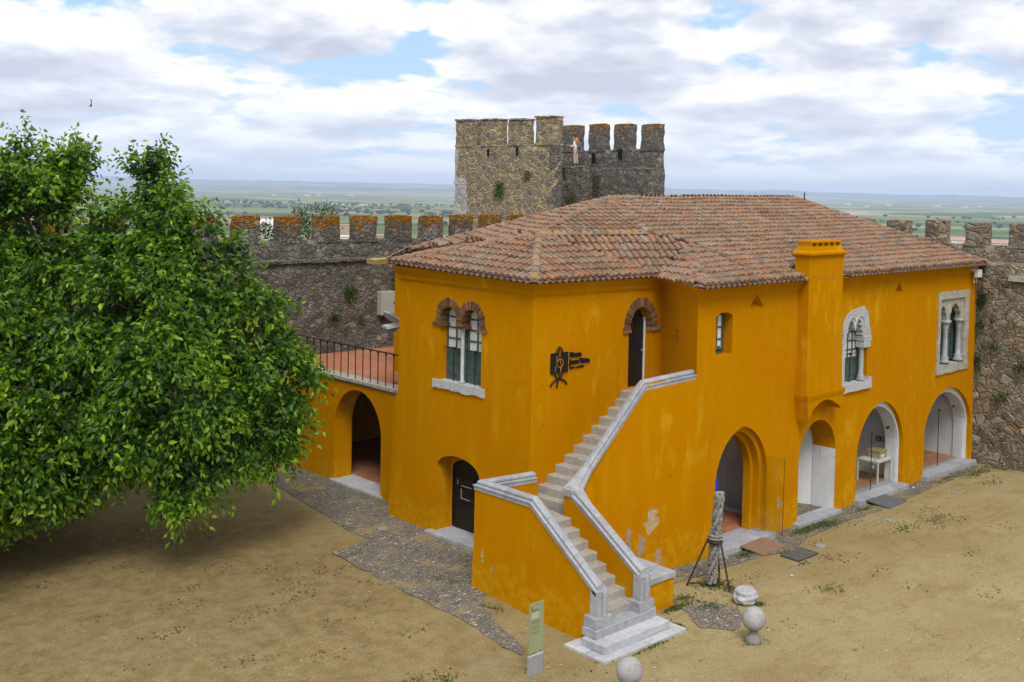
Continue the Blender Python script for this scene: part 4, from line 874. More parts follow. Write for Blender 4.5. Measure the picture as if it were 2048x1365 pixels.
# ------------------------------------------------------------------ terrace wing
te = thing('arcaded_terrace', 'low ochre wing with arched passage and railed terracotta terrace on top', 'terrace', (19.0, 27.0, 0.1))
ta = arch(25.75, 28.2, 0.2, 1.9, 3.2)
mb = MB(TT); mb.holed([(23.9, -0.2), (32.0, -0.2), (32.0, 3.42), (23.9, 3.42)], [ta]); mb.reveal(ta, 0, 0.66)
mb.add([(23.92, 6, 0.1), (32, 6, 0.1), (32, 6, 3.4), (23.92, 6, 3.4)], [(0, 1, 2, 3)]); mb.add([(24.6, 0.75, 0.1), (24.6, 6, 0.1), (24.6, 6, 3.4), (24.6, 0.75, 3.4)], [(0, 1, 2, 3)])
mb.holed([(24.0, 0.1), (31.9, 0.1), (31.9, 3.4), (24.0, 3.4)], [ta], d=0.662)
mb.add([(31.9, 0.75, 0.1), (31.9, 6, 0.1), (31.9, 6, 3.4), (31.9, 0.75, 3.4)], [(0, 1, 2, 3)])
mb.build('wall', 'ochre_plaster', te)
mb = MB(TT); mb.add([(23.9, 0.3, 0.22), (32, 0.3, 0.22), (32, 6, 0.22), (23.9, 6, 0.22)], [(0, 1, 2, 3)]); mb.build('passage_floor', 'terracotta_floor', te)
mb = MB(TT); mb.box(25.65, 26.9, -0.1, 0.75, 0.0, 0.24, j=0.004); mb.box(26.91, 28.3, -0.1, 0.75, 0.0, 0.238, j=0.004); mb.build('threshold', 'pale_marble', te, bevel=0.01)
mb = MB(TT); mb.box(23.93, 32.0, 0.4, 13, 3.40, 3.50); mb.build('terrace_floor', 'terracotta_floor', te)
mb = MB(TT)
for i in range(8): mb.box(23.9+i*1.01, 24.9+i*1.01, -0.07, 0.42, 3.42, 3.515, j=0.005); mb.box(23.9+i*1.01, 24.9+i*1.01, -0.02, 0.3, 3.36, 3.42)
mb.build('coping', 'weathered_lime', te)
mb = MB(TT); mb.tube([(24.0, 0.06, 4.5), (29.9, 0.06, 4.5)], 0.022, 6)
mb.tube([(24.65, 0.06, 3.7), (25.25, 0.06, 3.68)], 0.012, 6)
ral = mb.build('railing', 'iron', te)
for i in range(16):
    mb = MB(TT); y = 24.1+i*0.386; mb.tube([(y, 0.06, 3.5), (y, 0.06, 4.5)], 0.016, 6); mb.lathe([(0.03, 4.42), (0.03, 4.48)], (y, 0.06, 0), 8); mb.build('baluster', 'iron', ral)
# ================================================================== CASTLE WALLS AND TOWER
def rough_box(mb, x0, x1, y0, y1, z0, z1, step=0.3, amp=0.04, seed=0.0, round_=0.05, skip=()):
    nx, ny, nz = [max(1, min(260, int(round((b-a)/step)))) for a, b in ((x0, x1), (y0, y1), (z0, z1))]
    idx = {}; vs = []; fs = []
    def V(i, j, k):
        if (i, j, k) in idx: return idx[(i, j, k)]
        p = Vector((x0+(x1-x0)*i/nx, y0+(y1-y0)*j/ny, z0+(z1-z0)*k/nz))
        q = mnoise.noise_vector(p*1.9+Vector((seed, 0, 0)))*amp+mnoise.noise_vector(p*4.7)*amp*0.6
        e = (i in (0, nx))+(j in (0, ny))+(k == nz)
        c = Vector(((x0+x1)/2, (y0+y1)/2, (z0+z1)/2)); 
        if e >= 2 and k > 0:
            dd = Vector((-1 if i == nx else (1 if i == 0 else 0), -1 if j == ny else (1 if j == 0 else 0), -1 if k == nz else 0)); p = p+dd*round_*(0.5+rnd.random())
        p = p+(q if k > 0 else Vector((0, 0, 0))); idx[(i, j, k)] = len(vs); vs.append(tuple(p)); return idx[(i, j, k)]
    for i in range(nx):
        for j in range(ny):
            if 'top' not in skip: fs.append((V(i, j, nz), V(i+1, j, nz), V(i+1, j+1, nz), V(i, j+1, nz)))
    for k in range(nz):
        for i in range(nx):
            fs.append((V(i, 0, k), V(i+1, 0, k), V(i+1, 0, k+1), V(i, 0, k+1)))
            if 'back' not in skip: fs.append((V(i, ny, k), V(i, ny, k+1), V(i+1, ny, k+1), V(i+1, ny, k)))
        for j in range(ny):
            fs.append((V(0, j, k), V(0, j, k+1), V(0, j+1, k+1), V(0, j+1, k))); fs.append((V(nx, j, k), V(nx, j+1, k), V(nx, j+1, k+1), V(nx, j, k+1)))
    return mb.add(vs, fs)
wl = thing('castle_wall', 'grey rubble rampart with orange lichened battlements behind the terrace and the tree', 'castle wall', (12, 32.6, 0))
mb = MB(); rough_box(mb, -18, 38.4, 32.0, 33.45, -0.3, 6.75, 0.4, 0.05); mb.build('wall_face', 'rampart_stone', wl)
mb = MB(); rough_box(mb, -18, 39.7, 33.4, 33.98, -2, 7.4, 0.35, 0.035, 3); mb.build('parapet', 'rampart_stone', wl)
mb = MB()
for i in range(90): mb.box(-18+i*0.62, -17.4+i*0.62, 31.93, 32.25, 6.70, 6.79, j=0.02)
mb.build('walkway_edging', 'rampart_stone', wl)
ranges = [(18.45, 19.39), (20.15, 21.04), (21.72, 22.71), (23.38, 24.38), (25.02, 26.03), (26.65, 27.62), (28.25, 29.2), (29.85, 30.8)]
for i in range(1, 22): ranges.insert(0, (18.45-1.62*i, 19.42-1.62*i))
for i in range(1, 6): ranges.append((29.85+1.62*i, 30.8+1.62*i))
for a, b in ranges:
    mb = MB(); rough_box(mb, a, b, 33.41, 33.96, 7.3, 8.29+rnd.uniform(-.02, .02), 0.2, 0.03, a, 0.03); mb.build('merlon', 'rampart_stone', wl)
wr = thing('castle_wall', 'tall brown rubble rampart closing the right side of the courtyard with grey battlements', 'castle wall', (38.9, 14, 0))
mb = MB(); rough_box(mb, 38.2, 39.8, -6, 32, -0.3, 7.1, 0.4, 0.07, 5); mb.build('wall_face', 'rubble_stone', wr)
mb = MB(); rough_box(mb, 39.68, 40.25, -6, 34, -2, 7.68, 0.35, 0.045, 8); mb.build('parapet', 'rubble_stone', wr)
ry = [(20.05, 20.97), (18.55, 19.4), (17.0, 17.86), (15.38, 16.24)]+[(15.38-1.6*i, 16.24-1.6*i) for i in range(1, 10)]+[(20.05+1.57*i, 20.97+1.57*i) for i in range(1, 8)]
for a, b in ry:
    mb = MB(); rough_box(mb, 39.7, 40.22, a, b, 7.6, 8.5+rnd.uniform(-.03, .03), 0.2, 0.025, b, 0.035); mb.build('merlon', 'rubble_stone', wr)
mb = MB(); mb.box(38.08, 38.3, 14.6, 15.5, 6.52, 6.7, j=0.02); mb.build('stone_lintel', 'weathered_lime', wr)

tw = thing('castle_tower', 'crenellated rubble stone corner tower rising behind the tiled roof', 'tower', (43, 43, 0))
mb = MB(); rough_box(mb, 40.0, 40.85, 39.75, 47.54, -3, 11.8, 0.4, 0.045, 2); mb.build('wall', 'tower_stone', tw)
mb = MB(); rough_box(mb, 39.97, 40.3, 46.2, 47.58, -3, 10.2, 0.5, 0.02, 2); rough_box(mb, 39.97, 40.3, 47.0, 47.57, 9.6, 12.9, 0.5, 0.02, 2); mb.build('quoin', 'quoin_stone', tw)
mb = MB(); rough_box(mb, 39.98, 40.87, 39.73, 40.3, -3, 12.0, 0.4, 0.03, 9); mb.build('quoin', 'dark_tower_stone', tw)
for a, b, h in ((46.06, 47.56, 13.24), (43.99, 45.37, 13.2), (41.9, 43.17, 13.13), (39.74, 41.03, 13.2)):
    mb = MB(); rough_box(mb, 40.0, 40.84, a, b, 11.7, h, 0.25, 0.03, a, 0.04)
    k = int((b-a)/0.3)
    for i in range(k): mb.box(39.96, 40.86, a-0.01+i*(b-a+0.02)/k, a-0.01+(i+1)*(b-a+0.02)/k, h-0.05, h+0.03, j=0.02)
    mb.build('merlon', 'tower_stone', tw)
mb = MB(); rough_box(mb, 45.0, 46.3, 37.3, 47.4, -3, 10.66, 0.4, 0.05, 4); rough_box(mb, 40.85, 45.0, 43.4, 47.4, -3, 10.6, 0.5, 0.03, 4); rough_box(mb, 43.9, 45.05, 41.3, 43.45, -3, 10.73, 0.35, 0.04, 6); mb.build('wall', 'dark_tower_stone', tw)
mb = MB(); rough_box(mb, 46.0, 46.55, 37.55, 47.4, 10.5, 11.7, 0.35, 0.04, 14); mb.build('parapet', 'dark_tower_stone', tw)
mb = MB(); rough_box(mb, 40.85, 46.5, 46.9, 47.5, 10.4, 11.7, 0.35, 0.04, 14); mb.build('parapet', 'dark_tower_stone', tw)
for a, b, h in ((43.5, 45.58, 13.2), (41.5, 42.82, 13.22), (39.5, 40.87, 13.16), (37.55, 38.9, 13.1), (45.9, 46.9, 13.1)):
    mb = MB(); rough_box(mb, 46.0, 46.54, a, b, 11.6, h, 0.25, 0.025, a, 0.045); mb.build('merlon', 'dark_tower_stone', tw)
for (x, y, z) in ((39.93, 44.67, 11.35), (39.93, 42.38, 11.42)): mb = MB(); mb.box(x, x+0.1, y-0.05, y+0.05, z-0.22, z+0.2, j=0.03); mb.build('arrow_slit_shade', 'dark_void', tw)  # black blocks on the wall face stand in for the shade inside the slits
for (y, z) in ((42.3, 11.3), (40.3, 11.5)): mb = MB(); mb.box(45.92, 46.02, y-0.13, y+0.1, z-0.35, z+0.22, j=0.04); mb.build('arrow_slit_shade', 'dark_void', tw)

# ================================================================== PLANTS
def leaves_np(points, normals, size, seed, spread=1.0):
    """ovate two-triangle leaves folded along the midrib; points Nx3 base, normals Nx3 = pointing direction"""
    rs = np.random.RandomState(seed); N = len(points)
    d = normals+rs.normal(0, 0.35*spread, (N, 3)); d /= np.linalg.norm(d, axis=1)[:, None]
    r = rs.normal(0, 1, (N, 3)); r[:, 2] *= 0.35; s = np.cross(d, r); s /= np.linalg.norm(s, axis=1)[:, None]; nn = np.cross(s, d)
    L_ = size*(0.6+0.75*rs.rand(N))[:, None]; W_ = L_*(0.42+0.14*rs.rand(N)[:, None])
    b = points; tip = b+d*L_-nn*L_*0.12; m = b+d*L_*0.42+nn*0.0
    l = m+s*W_*0.5+nn*W_*0.16; q = m-s*W_*0.5+nn*W_*0.16; mid = b+d*L_*0.45
    return np.stack([b, l, tip, q], 1).reshape(-1, 3)
def leaf_mesh(name, co, mat, parent, origin, young_lit=None):
    N = len(co)//4; me = bpy.data.meshes.new(name); co = co-np.array(origin); idx = np.arange(N)*4
    tri = np.stack([idx, idx+1, idx+2, idx, idx+2, idx+3], 1).reshape(-1)
    me.vertices.add(len(co)); me.vertices.foreach_set('co', co.astype(np.float32).ravel())
    me.loops.add(len(tri)); me.loops.foreach_set('vertex_index', tri.astype(np.int32))
    me.polygons.add(N*2); me.polygons.foreach_set('loop_start', np.arange(N*2, dtype=np.int32)*3); me.polygons.foreach_set('loop_total', np.full(N*2, 3, np.int32))
    me.update(calc_edges=True); me.validate()
    if young_lit is not None: at = me.attributes.new('young_lit', 'FLOAT', 'POINT'); at.data.foreach_set('value', np.repeat(young_lit, 4).astype(np.float32))
    me.materials.append(M[mat])
    o = bpy.data.objects.new(name, me); COL.objects.link(o)
    if parent: o.parent = parent; o.location = Vector(origin)-WLOC[parent.name]
    else: o.location = origin
    WLOC[o.name] = Vector(origin); return o
LOBES = [(10.15, 29.54, 8.47, 1.25), (9.08, 30.5, 7.79, 1.6), (10.18, 30.01, 9.75, 0.3), (11.37, 29.17, 9.8, 0.12), (10.85, 29.34, 9.27, 0.5), (12.45, 27.07, 7.89, 1.15), (12.56, 27.48, 9.58, 0.12), (13.13, 26.43, 7.9, 0.8), (13.52, 25.59, 6.77, 1.0), (13.87, 24.91, 5.52, 1.1), (14.31, 24.04, 4.63, 0.8), (14.25, 24.03, 3.43, 0.7), (13.44, 24.09, 3.15, 0.8), (12.06, 23.99, 2.76, 0.6), (11.71, 23.73, 2.09, 0.1), (10.87, 28.02, 5.8, 2.3), (11.98, 26.03, 5.93, 1.9), (11.78, 24.75, 4.37, 1.8), (9.8, 26.17, 3.9, 2.0), (8.5, 26.38, 3.09, 1.4), (9.47, 25.9, 3.27, 0.8), (10.5, 24.93, 3.3, 0.5), (8.03, 29.31, 5.74, 2.8), (7.63, 27.5, 3.6, 2.1), (11.6, 28.22, 6.79, 1.5),
  (5.5, 27.0, 4.0, 2.6), (5.5, 30.0, 4.8, 2.8), (5.0, 25.0, 3.2, 1.9), (3.0, 29.0, 4.2, 2.6)]  # unseen crown lobes left of the view, added large to shade the sand
tree = thing('mulberry_tree', 'large leafy green tree with drooping sprays standing in front of the rampart', 'tree', (11.5, 29.6, 0))
rs = np.random.RandomState(3)
LC = np.array([l[:3] for l in LOBES]); LR = np.array([l[3] for l in LOBES])
sp_b, sp_d = [], []
for c, r in zip(LC, LR):
    nc = int(4*math.pi*(r+.25)**2*(1.05 if c[0] > 7.0 else 0.7))+3
    d = rs.normal(0, 1, (nc, 3)); d /= np.linalg.norm(d, axis=1)[:, None]
    nz = np.array([mnoise.noise(Vector(tuple((c+q*r)*0.8))) for q in d])
    rad = r*(0.66+0.30*rs.rand(nc))+0.8*nz*min(1.0, r*0.5)
    p = c+d*rad[:, None]; keep = (nz > -0.4) & (p[:, 2] > 1.3)
    dist = np.linalg.norm(p[:, None, :]-LC[None], axis=2)-LR[None]*0.62
    keep &= (dist.min(axis=1) > -0.75) & (p[:, 1] < 31.2)
    for q, e in zip(p[keep], d[keep]):       # each clump is a fan of drooping twigs
        k = rs.randint(13, 22); sp_b.append(q+rs.normal(0, 0.13, (k, 3)))
        sp_d.append(e*0.8+rs.normal(0, 0.6, (k, 3)))
    ni = int(r*r*r*3.5); q = c+rs.normal(0, 0.40, (ni, 3))*r; sp_b.append(q); sp_d.append(rs.normal(0, 1, (ni, 3)))
sp_b = np.concatenate(sp_b); sp_d = np.concatenate(sp_d)
dd = sp_d*np.array([1, 1, 0.55])+np.array([0, 0, -0.12]); dd[:, 2] += np.where(sp_b[:, 2] > 7.5, 0.9, 0); dd /= np.linalg.norm(dd, axis=1)[:, None]
K = 12; pts = []; nrm = []; yg = []
Ls_ = 0.42+0.55*rs.rand(len(sp_b))
for k in range(K):
    t = k/(K-1); sag = np.array([0, 0, -1.0])*(t*t)*0.34*(sp_b[:, 2] < 8.0)[:, None]
    base_ = sp_b+dd*(Ls_*t)[:, None]+sag; side = np.cross(dd, rs.normal(0, 1, dd.shape)); side /= np.linalg.norm(side, axis=1)[:, None]
    yg.append(np.full(len(sp_b), t**1.6)); pts.append(base_+side*0.03); nrm.append(dd*0.6+side*0.7+np.array([0, 0, -0.62]))
co = leaves_np(np.concatenate(pts), np.concatenate(nrm), 0.165, 5)
leaf_mesh('crown', co, 'leaf_green', tree, (11.5, 29.6, 0), np.concatenate(yg))
mb = MB(); T0 = Vector((11.5, 29.6, 0))
mb.tube([T0+Vector((0, 0, -0.2)), T0+Vector((0.05, 0, 0.4)), T0+Vector((-0.1, -0.1, 1.6)), T0+Vector((-0.2, -0.3, 2.6))], [0.52, 0.36, 0.3, 0.3], 12)
mb.build('trunk', 'bark', tree, smooth=True)
mb = MB(); top = T0+Vector((-0.2, -0.3, 2.5))
for c, r in zip(LC, LR):
    c = Vector(c); m_ = (top+c)/2+Vector((rnd.uniform(-.5, .5), rnd.uniform(-.5, .5), rnd.uniform(0, .6))); r0 = 0.06+0.035*r
    mb.tube([top, top+(m_-top)*0.5+Vector((0, 0, 0.15)), m_, c, c+(c-m_).normalized()*r*0.7], [r0*1.5, r0*1.2, r0, r0*0.55, 0.02], 7)
    for k in range(int(4+r*4)):
        d = Vector((rnd.gauss(0, 1), rnd.gauss(0, 1), rnd.gauss(0, .7))).normalized(); e = c+d*r*rnd.uniform(.85, 1.02); mm = (c+e)/2+Vector((rnd.uniform(-.2, .2), rnd.uniform(-.2, .2), rnd.uniform(0, .25)))
        mb.tube([c, mm, e], [r0*0.4, 0.02, 0.008], 5)
mb.build('branch', 'bark', tree, smooth=True)

def clump(name, label, cat, c, size, n, leaf, group=None, mat='weed_green', flat=None, seed=1):
    rs = np.random.RandomState(seed); p = rs.normal(0, 0.42, (n, 3))*np.array(size)+np.array(c); d = (p-np.array(c))/np.array(size)+np.array([0, 0, 0.35])+rs.normal(0, .3, (n, 3))
    d /= np.linalg.norm(d, axis=1)[:, None]
    o = leaf_mesh(name, leaves_np(p, d, leaf, seed), mat, None, c); return tag(o, label, cat, group)
plants = [
 ((39.95, 43.67, 9.3), (.15, .42, .5), 260, .13, 'dark leafy tuft growing from the pale tower face low at its middle'),
 ((39.95, 41.46, 10.1), (.12, .25, .25), 120, .10, 'small weed on the tower face just above and right of the dark leafy tuft'),
 ((43.85, 42.72, 10.35), (.15, .25, .4), 200, .10, 'ivy hanging just below the ledge where the two people stand'),
 ((43.85, 42.0, 8.85), (.15, .35, .35), 170, .10, 'yellowish weed on the tower buttress just above the roof hip'),
 ((44.95, 41.2, 9.6), (.12, .3, .7), 190, .09, 'dark creeper in the tower corner beside the buttress'),
 ((24.15, 31.85, 5.6), (.22, .15, .95), 900, .09, 'dark ivy hanging down the rampart beside the electrical cabinet'),
 ((25.9, 31.9, 5.5), (.3, .1, .3), 60, .09, 'hidden weed tuft on the rampart behind the museum corner'),
 ((22.1, 31.9, 5.6), (.28, .1, .28), 260, .10, 'weed tuft high on the rampart above the middle of the terrace railing'),
 ((21.5, 31.9, 4.7), (.2, .1, .14), 130, .08, 'weed tuft halfway down the rampart left of the electrical cabinet'),
 ((22.6, 31.9, 4.6), (.17, .1, .17), 130, .08, 'weed tuft on the rampart nearest below the electrical cabinet'),
 ((38.1, 16.45, 5.8), (.12, .2, .4), 240, .08, 'highest ivy tuft at the museum corner on the right rampart'),
 ((38.1, 16.45, 4.9), (.12, .15, .3), 180, .08, 'ivy tuft beside the middle of the big stone window on the right rampart'),
 ((38.1, 16.5, 3.6), (.12, .15, .35), 180, .08, 'ivy tuft beside the foot of the big stone window on the right rampart'),
 ((38.1, 15.9, 4.2), (.12, .2, .2), 110, .08, 'small green tuft alone in the middle of the right rampart face'),
 ((38.1, 15.0, 3.55), (.12, .25, .15), 110, .08, 'green tuft on the right rampart at the edge of the photo'),
 ((38.1, 15.6, 2.5), (.12, .18, .18), 130, .08, 'lowest green tuft on the right rampart face'),
 ((38.15, 16.6, 6.75), (.15, .25, .35), 300, .08, 'dark ivy under the eave beside the white lamp bracket'),
]
for i, (c, s, n_, lf, lab) in enumerate(plants):
    if 'hidden' in lab: continue
    clump('wall_plant', lab, 'wall plant', c, s, n_, lf, 'plants growing on the old walls', 'weed_green' if i % 2 else 'leaf_green', seed=i+3)
clump('shrub', 'small shrub filling the gap between the first two battlements right of the tree', 'shrub', (20.2, 34.6, 7.55), (.5, .4, .5), 420, .12, 'shrubs outside the rampart', seed=31)
clump('shrub', 'taller shrub in the gap between the second and third battlements right of the tree', 'shrub', (21.85, 34.7, 7.8), (.45, .4, .85), 620, .12, 'shrubs outside the rampart', seed=32)
clump('shrub', 'airy twig tops rising over the third battlement right of the tree', 'shrub', (22.9, 34.8, 8.35), (.7, .4, .35), 260, .10, 'shrubs outside the rampart', seed=33)
# ground weeds: uncountable tufts
wp = []
def weeds(cx, cy, rx, ry, n): 
    for _ in range(n):
        a = rnd.gauss(0, .45)*rx+cx; b = rnd.gauss(0, .45)*ry+cy; wp.append((a, b, gz(a, b)))
for a in ((26.6, 16.15, .9, .22, 420), (27.6, 16.05, .7, .3, 420), (23.6, 16.05, .5, .16, 160), (24.6, 15.5, .35, .1, 30), (29.8, 16.1, .7, .15, 120), (30.6, 16.0, .3, .2, 120), (31.3, 15.9, .4, .2, 90),
          (35.2, 16.1, 1.2, .15, 140), (36.8, 15.8, 1.1, .3, 240), (38.0, 15.6, .3, .6, 130), (19.3, 14.95, .45, .12, 210), (19.9, 15.2, .4, .3, 120), (20.0, 14.5, .4, .3, 100), (21.2, 15.3, .5, .4, 260), (21.3, 14.8, .3, .3, 70),
          (17.2, 13.95, .9, .05, 60), (18.6, 14.4, .1, .4, 40), (19.12, 12.74, .3, .25, 60), (20.95, 13.85, .2, .15, 60), (18.6, 20.4, .15, .6, 90), (16.2, 19.4, .5, .5, 60), (12.6, 15.8, .5, .4, 60), (13.2, 15.6, .3, .2, 40),
          (30.5, 14.2, .9, .35, 90), (29, 14.4, .6, .3, 60), (23.2, 13.3, .7, .4, 60), (16.0, 17.4, .25, .3, 40), (17.9, 27, .6, 1.0, 50), (24.1, 14.7, .3, .1, 20)): weeds(*a)
wp = np.array(wp); rs = np.random.RandomState(11); d = rs.normal(0, .5, wp.shape)+np.array([0, 0, .9]); d /= np.linalg.norm(d, axis=1)[:, None]
wp = np.repeat(wp, 3, 0)+rs.normal(0, .02, (len(wp)*3, 3))*np.array([1, 1, 0]); d = np.repeat(d, 3, 0)
tag(leaf_mesh('ground_weeds', leaves_np(wp, d, 0.042, 8, 1.6), 'weed_green', None, (0, 0, 0)), 'low green weeds sprouting along the paving and wall feet', 'weeds', kind='stuff')
# loose pebbles
mb = MB()
for _ in range(1500):
    x, y = rnd.uniform(10, 37), rnd.uniform(9, 30); r = rnd.uniform(.008, .026)*(1.8 if rnd.random() < .04 else 1)
    if 15.9 < x < 38 and y > 16.5 and not (x < 18.1): continue
    z = gz(x, y); v = [(x+r*rnd.uniform(.6, 1.3)*math.cos(t*math.pi/2.5), y+r*rnd.uniform(.6, 1.3)*math.sin(t*math.pi/2.5), z) for t in range(5)]+[(x, y, z+r*rnd.uniform(.5, .9))]
    mb.add(v, [(0, 1, 5), (1, 2, 5), (2, 3, 5), (3, 4, 5), (4, 0, 5)])
n = NM('pebble'); M['pebble'] = n.out(n.ramp(n.isl, [(0.0, (0.18, 0.14, 0.09)), (0.7, (0.36, 0.3, 0.2)), (1.0, (0.62, 0.6, 0.55))]), 0.9)
tag(mb.build('pebbles', 'pebble', origin=(0, 0, 0)), 'scattered little stones on the sandy courtyard', 'pebbles', kind='stuff')

n = NM('dry_leaf'); M['dry_leaf'] = n.out(n.ramp(n.isl, [(0.0, (0.05, 0.032, 0.012)), (0.5, (0.11, 0.07, 0.022)), (0.85, (0.18, 0.13, 0.04)), (1.0, (0.10, 0.12, 0.02))]), 0.8)
lp_ = []
for _ in range(110):
    cx_, cy_ = (rnd.gauss(12.5, 3.2), rnd.gauss(20.5, 3.2)) if rnd.random() < .6 else (rnd.uniform(19, 37), 15.6-abs(rnd.gauss(0, 1.8)))
    for _ in range(rnd.randint(3, 26)):
        x, y = cx_+rnd.gauss(0, .28), cy_+rnd.gauss(0, .14)
        if x > 16.2 and y > 16.4: continue
        lp_.append((x, y, gz(x, y)+.012))
lp_ = np.array(lp_); rs = np.random.RandomState(21); dl = rs.normal(0, 1, lp_.shape)*np.array([1, 1, .12]); dl /= np.linalg.norm(dl, axis=1)[:, None]
tag(leaf_mesh('leaf_litter', leaves_np(lp_, dl, 0.06, 22, .2), 'dry_leaf', None, (0, 0, 0)), 'brown fallen leaves blown in drifts over the sand', 'fallen leaves', kind='stuff')

# ================================================================== COURTYARD OBJECTS
def bollard(x, y, label, c_ball):
    t = thing('stone_ball_bollard', label, 'bollard', (x, y, 0), 'stone balls on low pedestals')
    mb = MB(); mb.lathe([(0.17, -0.05), (0.165, 0.05), (0.16, 0.1), (0.10, 0.17), (0.085, 0.22), (0.10, 0.245), (0.11, 0.262)], (x, y, 0), 20); mb.build('pedestal', 'ball_stone', t, smooth=True)
    bm = bmesh.new(); bmesh.ops.create_uvsphere(bm, u_segments=40, v_segments=24, radius=0.25)
    for v in bm.verts: v.co += v.co.normalized()*0.004*mnoise.noise(v.co*7)
    me = bpy.data.meshes.new('ball'); bm.to_mesh(me); bm.free(); me.polygons.foreach_set('use_smooth', [True]*len(me.polygons)); me.materials.append(M['ball_stone'])
    o = bpy.data.objects.new('ball', me); COL.objects.link(o); o.parent = t; o.location = (0, 0, 0.5); WLOC[o.name] = Vector((x, y, .5))
n = NM('ball_stone')
c = n.ramp(n.noise(3, 7, 0.7, dist=0.6), [(0.3, (0.24, 0.238, 0.24)), (0.55, (0.35, 0.345, 0.345)), (0.75, (0.42, 0.415, 0.41))])
vn = n.ramp(n.math('ABSOLUTE', n.math('SUBTRACT', n.noise(2.4, 6, 0.6, dist=2.2), 0.5)), [(0.0, 1.0), (0.018, 0.0)]); c = n.mix(n.math('MULTIPLY', vn, 0.6), c, (0.22, 0.21, 0.21))
c = n.mix(n.ramp(n.noise(24, 5, 0.7), [(0.5, 0.0), (0.7, 0.5)]), c, (0.28, 0.27, 0.25))
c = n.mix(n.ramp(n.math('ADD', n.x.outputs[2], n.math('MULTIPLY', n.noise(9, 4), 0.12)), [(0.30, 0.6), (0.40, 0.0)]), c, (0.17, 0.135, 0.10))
M['ball_stone'] = n.out(c, 0.85, n.bump(n.noise(30, 5, 0.6), 0.35, 0.01), spec=0.2)
bollard(19.1, 12.74, 'stone ball on a round pedestal in the sand right of the staircase', None)
bollard(15.23, 12.83, 'stone ball cut by the bottom edge of the photo in front of the stair foot', None)

# twisted column held by an iron tripod
col = thing('twisted_column', 'carved grey stone column fragment of twisted strands with a corded ring', 'column', (21.15, 15.25, 0))
mb = MB(); lean = lambda z: (21.13+0.045*(z-1)*1.0, 15.25-0.05*(z-1))
def twist(z0, z1, r0, r1):
    for k in range(4):
        pts = []; rr = []
        for i in range(34):
            z = z0+(z1-z0)*i/33; th = 2*math.pi*k/4+z*4.3; r = r0+(r1-r0)*i/33; cx, cy = lean(z)
            pts.append((cx+r*math.cos(th), cy+r*math.sin(th), z)); rr.append(0.05+0.006*math.sin(i*1.7))
        mb.tube(pts, rr, 9)
    mb.tube([(*lean(z0), z0), (*lean(z1), z1)], r0-0.005, 12)
    for k in range(46):
        z = rnd.uniform(z0+.05, z1-.05); th = 2*math.pi*(rnd.randrange(4)+.5)/4+z*4.3; cx, cy = lean(z); q = r0+0.035
        p = Vector((cx+q*math.cos(th), cy+q*math.sin(th), z))
        mb.tube([p+Vector((0, 0, -.025)), p, p+Vector((0, 0, .025))], [.008, .026, .008], 6)
twist(0.05, 1.13, 0.082, 0.086); twist(1.26, 2.22, 0.08, 0.072)
mb.build('shaft', 'carved_stone' if 'carved_stone' in M else simple('carved_stone', (0.235, 0.225, 0.21), 0.9, 0.4, 9, bump=0.8).name, col, smooth=True)
mb = MB(); cx, cy = lean(1.19)
for dz, rr in ((-.035, .155), (.035, .15)):
    for k in range(40):
        a, b = 2*math.pi*k/40, 2*math.pi*(k+1.6)/40; mb.tube([(cx+rr*math.cos(a), cy+rr*math.sin(a), 1.19+dz-.03), (cx+(rr+.02)*math.cos((a+b)/2), cy+(rr+.02)*math.sin((a+b)/2), 1.19+dz), (cx+rr*math.cos(b), cy+rr*math.sin(b), 1.19+dz+.03)], .02, 5)
mb.lathe([(.15, -.07), (.165, 0), (.15, .07)], (cx, cy, 1.19), 20); mb.build('corded_ring', 'carved_stone', col, smooth=True)
mb = MB(); cx, cy = lean(2.2); rough_box(mb, cx-.1, cx+.1, cy-.1, cy+.1, 2.1, 2.29, 0.08, .02, 3, .02); mb.build('broken_top', 'carved_stone', col)
tri = thing('iron_tripod', 'rusty iron tripod with a ring holding up the twisted column', 'stand', (21.1, 15.2, 0))
cx, cy = lean(1.08)
mb = MB(); mb.lathe([(.165, -.03), (.185, -.03), (.185, .03), (.165, .03)], (cx, cy, 1.08), 24); mb.build('ring', 'rust_iron' if 'rust_iron' in M else simple('rust_iron', (0.045, 0.03, 0.022), 0.8, 0.5, 15).name, tri, smooth=True)
feet = [(20.66, 15.68), (21.08, 14.74), (21.85, 15.6)]
for fx, fy in feet:
    d = Vector((fx-cx, fy-cy, 0)).normalized(); mb = MB(); mb.tube([(cx+d.x*.175, cy+d.y*.175, 1.12), (fx, fy, 0.0)], .024, 6); mb.build('leg', 'rust_iron', tri)
mb = MB(); mb.tube([(feet[0][0], feet[0][1], .06), (21.15, 15.1, .07)], .02, 6); mb.tube([(feet[2][0], feet[2][1], .06), (21.15, 15.1, .07)], .02, 6); mb.build('brace', 'rust_iron', tri)
